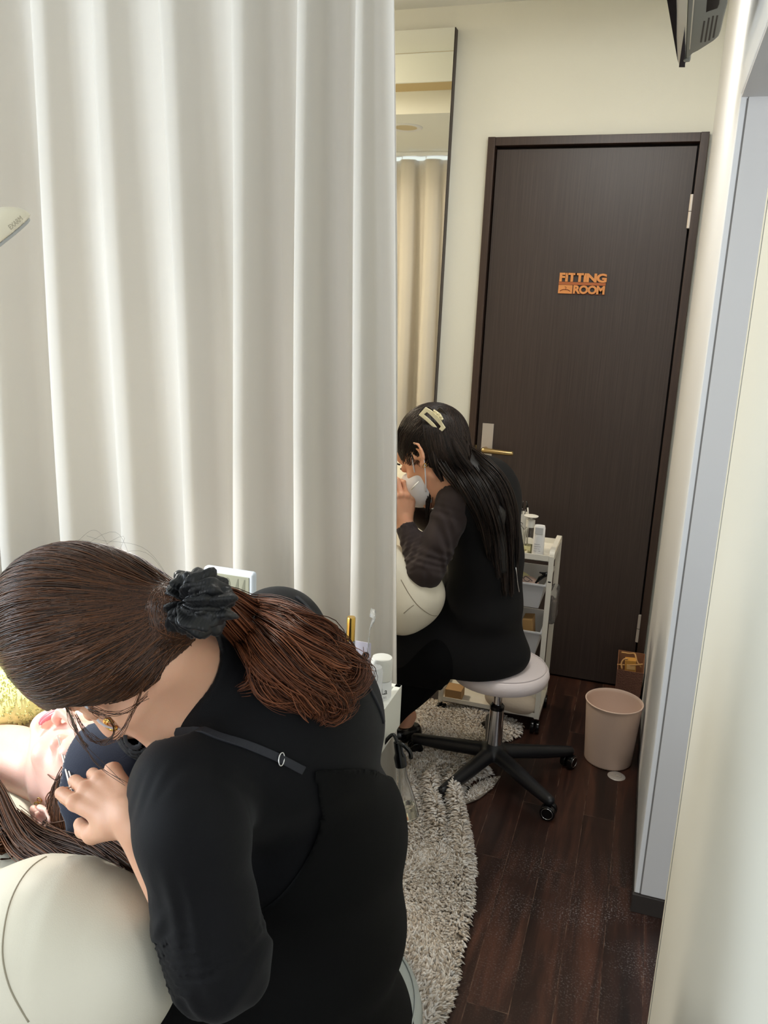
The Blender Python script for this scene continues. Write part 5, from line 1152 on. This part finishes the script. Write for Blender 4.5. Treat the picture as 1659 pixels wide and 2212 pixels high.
for q in (-1, 1): tube('ear_loop', spline([H(hC, hB, (q*.052, .045, -.05)), H(hC, hB, (q*.074, .02, -.038)), H(hC, hB, (q*.084, -.014, -.018)), H(hC, hB, (q*.084, -.012, .03))], 14), .0014, M_maskw, mask1, 6)
# tweezers in the near hand
tz = empty('tweezers', tuple(t1[0][0]), 'thin steel tweezers held in the ponytailed woman\'s fingers', 'tweezers')
a_ = t1[0][0]+np.array([.01, 0, .0]); b_ = H(cC, cB, (-.03, .092, .012))
for q in (-1, 1): tube('prong', spline([a_+np.array([.05, -.03, .035]), a_+np.array([0, q*.003, 0]), b_+np.array([0, q*.0008, 0])], 10), [.0012]*9+[.0005], M_steel, tz, 8)
# ================================================================ MASKED STYLIST (far booth)
w2 = empty('person', (-.38, 2.30, 0), 'long-haired woman in dark clothes and white face mask, seated on the white stool', 'person')
rg = np.random.default_rng(31)
gC = np.array([-.561, 2.201, 1.014]); gB = basis([.3, .94, -.165], [-.76, .131, -.637], [-.577, .316, .753]); u_, s_, v_ = np.linalg.svd(gB); gB = u_@v_
shn2, eln2, wrn2 = A_(992, 1078, 2.16), A_(918, 1232, 2.08), A_(874, 1132, 2.13)
shf2 = A_(1030, 1030, 2.46); elf2 = np.array([-.56, 2.44, .74]); wrf2 = np.array([-.655, 2.27, .84])
G1, G2, G3, G4 = A_(1044, 1085, 2.29), A_(1050, 1200, 2.30), A_(1042, 1310, 2.30), A_(1020, 1400, 2.30)
nkb = A_(985, 1010, 2.25)
def torso2(s, o, k=.07):
    Bt = basis([0, 1, 0], [-.96, 0, -.25], [-.25, 0, .96])
    s.ell(G1, (.15+o, .098+o, .12+o), Bt, 0); s.ell(G2, (.145+o, .105+o, .12+o), Bt, k); s.ell(G3, (.15+o, .115+o, .11+o), Bt, k); s.ell(G4, (.17+o, .135+o, .075+o), None, k)
    s.cone(G1*.7+shn2*.3, shn2, .08+o, .052+o, k); s.cone(G1*.6+shf2*.4, shf2, .085+o, .058+o, k); s.cone(G1+[0, 0, .04], nkb, .07+o, .052+o, .04)
s = Sdf(); head_sdf(s, gC, gB, 1.0); s.cone(H(gC, gB, (0, -.03, -.05)), nkb, .048, .052, .02); torso2(s, -.012)
s.chain([shn2, eln2, wrn2], [.042, .036, .023], .015).chain([shf2, elf2, wrf2], [.042, .036, .023], .015)
fg = A_(872, 1062, 2.13)
h1 = hand_sdf(s, wrn2, fg-wrn2, [.55, -.80, .25], -1, [(28, 48, 24), (30, 52, 28), (34, 55, 30), (40, 58, 30)], [(.75, .4, .5), (.9, .0, .45), (.9, -.1, .4)], .98)
h2 = hand_sdf(s, wrf2, A_(880, 1045, 2.2)-wrf2+[0, 0, .0], [.3, .3, .9], 1, [(30, 45, 24), (36, 50, 28), (40, 55, 30), (44, 56, 30)], [(.8, .35, .4), (.95, .0, .35), (.95, -.1, .25)], .98)
for y0_, kx in ((2.20, -.78), (2.40, -.80)):
    s.chain([G4+[-.04, (y0_-2.3), .02], (kx, y0_, .41), (kx+.06, y0_-.02, .10)], [.05, .045, .033], .03); s.chain([(kx+.06, y0_-.02, .055), (kx-.08, y0_-.02, .03)], [.032, .022], .02)
w2_s = s; link('body', surf(s, .0030), M_skin3, w2)
# dark plum long-sleeved top under a black tunic
M_plum = mat('plum_black_knit', srgb(44, 33, 33), .85, sheen=.06, bump='noise', bscale=1000, bstr=.2)
def fold2(X, h): return .0026*(np.sin(21*h+4*np.sin(X[:, 0]*45+X[:, 1]*30)+12*X[:, 2])+.6*np.sin(47*h+5*np.sin(X[:, 2]*38)))*np.clip(h*2.2, .15, 1)
def fold3(X, h): return .0026*(np.sin(30*h+4.5*np.sin(X[:, 2]*42+X[:, 0]*30))+.5*np.sin(58*h+3*np.sin(X[:, 1]*70)))*np.clip(1.2-h, .3, 1)
tp_ = Sdf(); tp_.cone(shn2+(G1-shn2)*.35, shn2, .060, .056, .03); tp_.cone(shn2, eln2, .054, .050, .025, fold=fold2); tp_.cone(eln2, eln2*.12+wrn2*.88, .048, .029, .02, fold=fold3)
tp_.chain([shf2, elf2, elf2*.15+wrf2*.85], [.058, .048, .030], .02); tp_.cone(shn2, nkb, .05, .055, .03); tp_.ell(G1+[-.02, -.0, .02], (.10, .15, .10), None, .03)
tp_.cone(eln2*.2+wrn2*.8, wrn2*1.2-eln2*.2, .0245, .0245, .003, 's')
tn_ = unit(H(gC, gB, (0, -.03, -.05))-nkb); pn2 = nkb+tn_*.035
tp_.func(lambda X, d: np.where(np.linalg.norm(X-pn2, axis=1) < .10, (X-pn2)@tn_, -1))
link('sleeved_top', surf(tp_, .0034), M_plum, w2)
M_tunic = mat('black_tunic', srgb(9, 9, 11), .9, spec=.3, bump='noise', bscale=900, bstr=.2)
tu = Sdf(); torso2(tu, .006)
tu.chain([G4+[0, 0, .0], (-.62, 2.28, .43), (-.80, 2.30, .42)], [.145, .135, .10], .05).chain([G4+[0, -.06, .0], (-.60, 2.20, .43)], [.11, .10], .05)
armc = shn2+(eln2-shn2)*.25
tu.cone(armc, eln2, .045, .05, .004, 's')
tu.func(lambda X, d: np.where(np.linalg.norm(X-pn2, axis=1) < .13, (X-pn2)@tn_+.02, -1)); tu.func(lambda X, d: .384-X[:, 2]-np.maximum(0, -.50-X[:, 0])*.4-np.maximum(0, X[:, 0]+.30)*0)
link('tunic', surf(tu, .0042), M_tunic, w2)
tz2 = Sdf()
for y0_, kx in ((2.20, -.78), (2.40, -.80)): tz2.chain([G4+[-.08, (y0_-2.3), -.0], (kx, y0_, .40), (kx+.06, y0_-.02, .13)], [.10, .085, .06], .04)
tz2.chain([(-.44, 2.22, .43), (-.60, 2.20, .42)], [.07, .08], .04)
tz2.chain([(-.50, 2.28, .36), (-.62, 2.28, .28), (-.70, 2.24, .15)], [.05, .07, .06], .05)
tz2.func(lambda X, d: np.where(X[:, 0] > -.485, .384-X[:, 2], -1))
link('trousers', surf(tz2, .005), M_black_trouser, w2)
# feet in black flats
fa, fb = A_(872, 1560, 2.30), A_(800, 1580, 2.25); fa[2] = .045; fb[2] = .035
sfo = Sdf().chain([A_(893, 1567, 2.42)*[1, 1, 0]+[0, 0, .034], A_(860, 1577, 2.38)*[1, 1, 0]+[0, 0, .030], A_(800, 1590, 2.34)*[1, 1, 0]+[0, 0, .026]], [.030, .032, .028], .015)
sfo.func(lambda X, d: np.maximum(.002-X[:, 2], X[:, 2]-.058))
link('shoe', surf(sfo, .003), M_blackg, w2)
ft = Sdf().chain([A_(884, 1545, 2.42)*[1, 1, 0]+[0, 0, .085], A_(872, 1565, 2.40)*[1, 1, 0]+[0, 0, .046]], [.025, .024], .01); link('foot', surf(ft, .003), M_skin3, w2)
# hair: swept over the head into the clip, long lengths down the back
M_h2 = strand_mat('black_hair', [srgb(16, 13, 13), srgb(26, 20, 18), srgb(40, 30, 26), srgb(56, 42, 34)], .4)
M_h2b = mat('hair_base_black', srgb(14, 12, 12), .55)
ctr2 = np.array([0, -.022, .042]); rr2 = np.array([.088, .108, .104])
cap = Sdf().ell(H(gC, gB, ctr2), rr2*.985, gB, 0)
cap0 = Sdf(); cap0.p = list(cap.p)
def cf2(X, d):
    q = (X-gC)@gB; g = np.interp(q[:, 1], [-.13, -.035, -.015, .012, .03, .055, .085], [-.20, -.17, -.012, .036, .030, .05, .085]); return (g-q[:, 2])*.6
cap.cone(H(gC, gB, (0, -.045, -.02)), nkb+[-.01, -.03, .03], .056, .041, .03)
cap.func(cf2); link('hair_cap', surf(cap, .003, lo=gC-.17, hi=gC+.17), M_h2b, w2)
n = 2600; f_ = rg.uniform(-.06, .09, n); sd_ = rg.choice([-1, -1, 1], n)
hl = np.interp(f_, [-.06, -.015, .012, .03, .055, .09], [-.09, -.01, .034, .030, .05, .09])
st = np.stack([sd_*rg.uniform(.01, .086, n), f_, hl+rg.exponential(.012, n)], 1)
clipq = np.array([-.005, -.10, .085])
pa = cap_strands(st, clipq+rg.normal(0, .016, (n, 3)), ctr2, rr2, 20, gB, gC, rg.uniform(-.004, .030, n), rg)
cap1 = Sdf(); cap1.p = list(cap0.p); cap1.cone(H(gC, gB, (0, -.045, -.02)), nkb+[-.01, -.03, .03], .060, .045, .03)
pa = push_out(pa, cap1, rg.uniform(.0005, .0035, (len(pa), 1)))
m_ = 1500; P_ = [(936, 905, 2.16), (945, 940, 2.14), (955, 975, 2.13), (968, 1005, 2.13), (985, 1035, 2.14)]
th_ = rg.uniform(0, 1, m_); base_ = np.array([spline([A_(*p) for p in P_], 20)]); nap = base_+(rg.uniform(-1, 1, (m_, 1, 1))*np.array([.5, 0, .35])*.085+rg.uniform(0, 1, (m_, 1, 1))*np.array([0, .06, 0]))*np.linspace(.5, 1, 20)[None, :, None]
nap = push_out(nap, cap1, rg.uniform(.0008, .004, (m_, 1)), 3); pa = np.concatenate([pa, nap]); n = len(pa)
hh2 = link('hair', strands_mesh('hair', pa, rg.uniform(.0005, .0010, n)), M_h2, w2); hh2['kind'] = 'stuff'
def over2(px, py, lift):
    cs = [q for q in (hit(tu, px, py), hit(tp_, px, py)) if q is not None]
    if not cs: return A_(px, py, 2.30)
    p = min(cs, key=lambda q: q[1]); v = unit(np.array([0, 0, CAM_H])-p); return p+v*lift
T2 = [A_(938, 900, 2.19), A_(955, 925, 2.17)]; lk2 = []
for P, cnt, w0_, w1_ in [
    ([(985, 962, .05), (1035, 1005, .03), (1078, 1060, .02), (1100, 1150, .012), (1106, 1290, .010)], 420, .014, .018),
    ([(975, 965, .05), (1015, 1015, .03), (1055, 1080, .02), (1082, 1170, .012), (1092, 1290, .010)], 460, .016, .020),
    ([(962, 962, .05), (995, 1010, .03), (1035, 1075, .02), (1065, 1160, .012), (1078, 1250, .010)], 460, .018, .020),
    ([(950, 962, .045), (972, 1000, .03), (1005, 1050, .02), (1042, 1120, .012), (1060, 1210, .010)], 380, .018, .018),
    ([(942, 955, .03), (950, 985, .03), (972, 1012, .02), (1005, 1040, .018), (1045, 1090, .014)], 300, .014, .012),
    ([(990, 955, .02), (1040, 992, .015), (1085, 1040, .012), (1112, 1120, .008), (1118, 1240, .008)], 360, .014, .012),
    ([(948, 985, None, 2.14), (962, 1015, None, 2.12), (985, 1045, None, 2.11), (1010, 1085, None, 2.12)], 300, .014, .010),
    ([(935, 960, None, 2.14), (938, 990, None, 2.12), (945, 1015, None, 2.12), (958, 1040, None, 2.12)], 240, .012, .010),
    ([(930, 985, None, 2.165), (932, 1020, None, 2.15), (926, 1080, None, 2.14), (922, 1125, None, 2.14)], 160, .010, .006)]:
    pp = T2+[over2(*p) if p[2] is not None else A_(p[0], p[1], p[3]) for p in P]; lk2.append(tuft(None, pp, cnt, w0_, w1_, .002, rg, 22))
lk2 = np.concatenate(lk2); lh = link('long_hair', strands_mesh('long_hair', lk2, rg.uniform(.0006, .0012, len(lk2))), M_h2, w2); lh['kind'] = 'stuff'
und = Sdf().chain([A_(940, 925, 2.20), over2(975, 975, .02), over2(1030, 1030, .005), over2(1070, 1110, -.004), over2(1085, 1230, -.006)], [.045, .042, .030, .022, .014], .03)
link('hair_underside', surf(und, .0045), M_h2b, w2)
# face mask with loops
mk = Sdf().ell(H(gC, gB, (0, .060, -.058)), (.066, .066, .058), gB, 0).cone(H(gC, gB, (0, .09, -.025)), H(gC, gB, (0, .105, -.055)), .034, .034, .03)
mk.func(lambda X, d: .026-((X-gC)@gB)[:, 1]-.10*(((X-gC)@gB)[:, 2]+.06)); mk.func(lambda X, d: ((X-gC)@gB)[:, 2]+.012-.35*(((X-gC)@gB)[:, 1]-.06))
mk.ell(H(gC, gB, (0, .054, -.058)), (.060, .058, .052), gB, .0, 's')
m2 = link('face_mask', surf(mk, .0022, lo=gC-.17, hi=gC+.17), M_maskw, w2)
for q in (-1, 1):
    tube('ear_loop', spline([H(gC, gB, (q*.060, .044, -.026)), H(gC, gB, (q*.072, .026, .004)), H(gC, gB, (q*.080, .008, .030)), H(gC, gB, (q*.088, -.012, .030))], 16), .0019, M_maskw, m2, 6)
    tube('ear_loop', spline([H(gC, gB, (q*.055, .042, -.090)), H(gC, gB, (q*.070, .015, -.060)), H(gC, gB, (q*.082, -.010, -.022)), H(gC, gB, (q*.088, -.018, .006))], 16), .0019, M_maskw, m2, 6)
ep = hit(w2_s, 918, 1003, lift=.002)
if ep is not None: tube('earring', [tuple(ep+np.array([.0045*math.cos(a), -.001, .0055*math.sin(a)-.003])) for a in np.linspace(0, 6.28, 18)], .0009, M_gold, w2, 8, False)
# dark lashes and brow on the visible eye
for fz, rz_ in ((.0135, .0022), (.034, .0025)):
    P = [H(gC, gB, (-.045+.006*k, .0865+.0035*k-.0006*k*k+(0 if fz < .02 else .004), fz+.0016*math.sin(k*.9))) for k in range(5)]; tube('brow' if fz > .02 else 'lashes', spline(P, 12), [rz_*.6]+[rz_]*10+[rz_*.4], M_h2b, w2, 6)
# claw clip
M_clipc = mat('clip_cream', srgb(246, 238, 200), .3); M_clipd = mat('clip_dark', srgb(34, 26, 24), .3)
cc_ = empty('claw_clip', tuple(A_(935, 905, 2.14)), 'cream and dark brown claw clip holding the masked woman\'s hair', 'hair clip')
def quad_frame(name, pts, hole, Y, th, m, par):
    """flat plate with a slot, given by outline and hole pixels at depth Y"""
    o_ = [A_(x, y, Y) for x, y in pts]; h_ = [A_(x, y, Y) for x, y in hole] if hole else None
    nrm = unit(np.cross(o_[1]-o_[0], o_[-1]-o_[0])); nrm = nrm if nrm[1] < 0 else -nrm; bm = bmesh.new(); n = len(o_)
    f = [bm.verts.new(p+nrm*th) for p in o_]; bk_ = [bm.verts.new(p) for p in o_]
    for k in range(n): bm.faces.new((f[k], f[(k+1) % n], bk_[(k+1) % n], bk_[k]))
    if h_:
        hf = [bm.verts.new(p+nrm*th) for p in h_]; hb_ = [bm.verts.new(p) for p in h_]
        for k in range(n):
            bm.faces.new((f[k], f[(k+1) % n], hf[(k+1) % n], hf[k])); bm.faces.new((bk_[k], bk_[(k+1) % n], hb_[(k+1) % n], hb_[k])); bm.faces.new((hf[k], hf[(k+1) % n], hb_[(k+1) % n], hb_[k]))
    else: bm.faces.new(f); bm.faces.new(bk_[::-1])
    return bm_obj(name, bm, m, par, False, .0012, 3)
quad_frame('front_jaw', [(920, 879), (932, 886), (948, 900), (963, 924), (949, 939), (935, 922), (920, 908), (905, 896)], [(923, 890), (930, 896), (942, 908), (953, 921), (948, 927), (938, 915), (928, 905), (916, 895)], 2.135, .004, M_clipc, cc_)
quad_frame('hinge_bar', [(937, 884), (944, 888), (952, 894), (957, 902), (954, 907), (948, 903), (942, 897), (936, 891)], None, 2.145, .004, M_clipc, cc_)
quad_frame('rear_jaw', [(950, 879), (957, 884), (962, 890), (967, 896), (959, 904), (953, 899), (947, 893), (943, 887)], None, 2.165, .003, M_clipd, cc_)
quad_frame('rear_grip', [(925, 877), (929, 879), (934, 883), (938, 887), (935, 890), (931, 887), (926, 883), (922, 880)], None, 2.165, .003, M_clipd, cc_)
for x, y in ((938, 888), (945, 894), (951, 900), (955, 906)): tube('spring_coil', [A_(x-1.5, y+1.5, 2.13), A_(x+2, y-2, 2.13)], .0022, M_clipc, cc_, 10)
# tool in the fingers
bt = empty('eyelash_tool', tuple(A_(890, 1050, 2.12)), 'white slim tool held between the masked woman\'s fingers', 'tool')
tube('handle', [A_(888, 1058, 2.10), A_(905, 1040, 2.11)], .0022, M_whitep, bt, 8)
P_ = [q for q, g in on_surf([(1112, 1225), (1116, 1262), (1119, 1278)], tu, .003, 8)] if hit(tu, 1112, 1225) is not None else []
if len(P_) > 2: tube('strap_buckle', P_, .0018, M_chrome, w2, 6)
# ================================================================ SHAGGY RUG
rgx = np.random.default_rng(5)
rug = empty('shag_rug', (-.6, 1.7, 0), 'long grey beige shaggy rug rucked up beside the black stool base', 'rug')
# right-hand edge of the rug (world x as a function of y), wavy near the stool
ey = np.array([.60, 1.00, 1.20, 1.345, 1.43, 1.49, 1.60, 1.71, 1.85, 1.98, 2.08, 2.16, 2.24, 2.30, 2.40, 2.50, 2.58, 2.66, 2.72])
ex = np.array([-.34, -.31, -.285, -.262, -.255, -.262, -.270, -.279, -.305, -.345, -.385, -.41, -.40, -.345, -.40, -.36, -.30, -.30, -.40])
def rug_h(x, y):
    e = np.interp(y, ey, ex); d = e-x
    h = .010+.004*np.sin(x*31+y*13)+.003*np.sin(y*47+x*20)
    # rucks running away from the viewer near the stool
    a = np.exp(-((y-2.06)/.20)**2)
    h = h+a*(.058*np.exp(-((d-.026)/.017)**2)+.055*np.exp(-((d-.092)/.018)**2)+.035*np.exp(-((d-.165)/.024)**2))
    h = h+.030*np.exp(-((y-2.62)/.05)**2)*np.exp(-((x+.50)/.16)**2)
    return np.maximum(h, .004)*np.clip(d/.012, .25, 1)
ny, nx = 200, 70; ys = np.linspace(.62, 2.70, ny); V = []
for y in ys:
    e = np.interp(y, ey, ex)
    for t in np.linspace(0, 1, nx): x = e-(1-t)**1.3*(1.05); V.append((x, y, rug_h(x, y)))
V = np.array(V); Fc = [(i*nx+j, i*nx+j+1, (i+1)*nx+j+1, (i+1)*nx+j) for i in range(ny-1) for j in range(nx-1)]
M_rugb = mat('rug_backing', srgb(132, 122, 110), 1.0, noise=.2, nscale=60)
bo = link('backing', raw_mesh('backing', V, Fc), M_rugb, rug); so = bo.modifiers.new('t', 'SOLIDIFY'); so.thickness = .003; so.offset = 1
M_pile = strand_mat('rug_pile', [srgb(176, 162, 146), srgb(208, 198, 186), srgb(228, 222, 215), srgb(238, 236, 233)], .9, .1)
def pile(n, x0, x1, y0, y1, hmin, hmax, wmul=1.0):
    y = rgx.uniform(y0, y1, n*3); x = rgx.uniform(x0, x1, n*3); e = np.interp(y, ey, ex); k = (x < e+.002) & (x > e-1.0); x, y = x[k][:n], y[k][:n]; m = len(x)
    z = rug_h(x, y); gx = (rug_h(x+.004, y)-rug_h(x-.004, y))/.008; gy = (rug_h(x, y+.004)-rug_h(x, y-.004))/.008
    N = np.stack([-np.clip(gx, -2, 2), -np.clip(gy, -2, 2), np.ones(m)], 1); e = np.interp(y, ey, ex); N[:, 0] += np.clip(1-(e-x)/.02, 0, 1)*1.1
    # nap lies in patches
    a = 3.2*np.sin(x*9+2*np.sin(y*5))+2.2*np.sin(y*7+1.3)
    N += np.stack([np.cos(a), np.sin(a), np.zeros(m)], 1)*.75+rgx.normal(0, .42, (m, 3)); N[:, 2] = np.abs(N[:, 2]); N /= np.linalg.norm(N, axis=1)[:, None]
    L = rgx.uniform(hmin, hmax, m); t = np.array([0, .35, .7, 1.0]); P0 = np.stack([x, y, z+.001], 1)
    P = P0[:, None]+N[:, None]*(L[:, None]*t[None])[..., None]; P[:, :, 2] -= (t[None]**2)*L[:, None]*.35; P[:, :, 2] = np.maximum(P[:, :, 2], .002)
    R = rgx.uniform(.0015, .0029, m)[:, None]*np.array([.8, 1.25, 1.1, .25])[None]*wmul
    return P, R
sets = [pile(15000, -.62, -.24, 1.15, 1.75, .014, .024), pile(13000, -.66, -.26, 1.75, 2.32, .013, .022), pile(8000, -.66, -.26, 2.32, 2.70, .010, .018), pile(5000, -.7, -.28, .62, 1.15, .014, .024), pile(9000, -1.3, -.62, .7, 2.7, .014, .022, 1.6)]
P = np.concatenate([a for a, b in sets]); R = np.concatenate([b for a, b in sets])
pl = link('pile', strands_mesh('pile', P, R, 4), M_pile, rug); pl['kind'] = 'stuff'
# tongue of the rug folded over under the stool's arm
TP = [(1082, 1674), (1066, 1698), (1036, 1722), (1004, 1735), (1000, 1722), (1014, 1702), (1044, 1682)]
def atz(x, y, z):
    d = cf_ + cr_*((x-829.5)/FPX) - cu_*((y-1106)/FPX); t = (z-CAM_H)/d.z; return Vector((0, 0, CAM_H))+d*t
Tw = [atz(x, y, .010) for x, y in TP]; bm = bmesh.new(); f1 = [bm.verts.new(p) for p in Tw]; f0 = [bm.verts.new(p-Vector((0, 0, .008))) for p in Tw]
bm.faces.new(f1); bm.faces.new(f0[::-1])
for k in range(len(f1)): bm.faces.new((f1[k], f1[(k+1) % len(f1)], f0[(k+1) % len(f1)], f0[k]))
bm_obj('backing_fold', bm, M_rugb, rug, False, .003)
m = 900; w_ = rgx.dirichlet(np.ones(len(Tw))*.6, m); p0 = w_@np.array([tuple(p) for p in Tw]); dr = rgx.normal(0, .6, (m, 3)); dr[:, 2] = np.abs(dr[:, 2])*.5; dr /= np.linalg.norm(dr, axis=1)[:, None]
pf = link('pile', strands_mesh('pile', p0[:, None]+dr[:, None]*np.array([0, .004, .008, .011])[None, :, None], np.full(m, .0014)[:, None]*np.array([.8, 1.2, 1.0, .25])[None], 4), M_pile, rug); pf['kind'] = 'stuff'
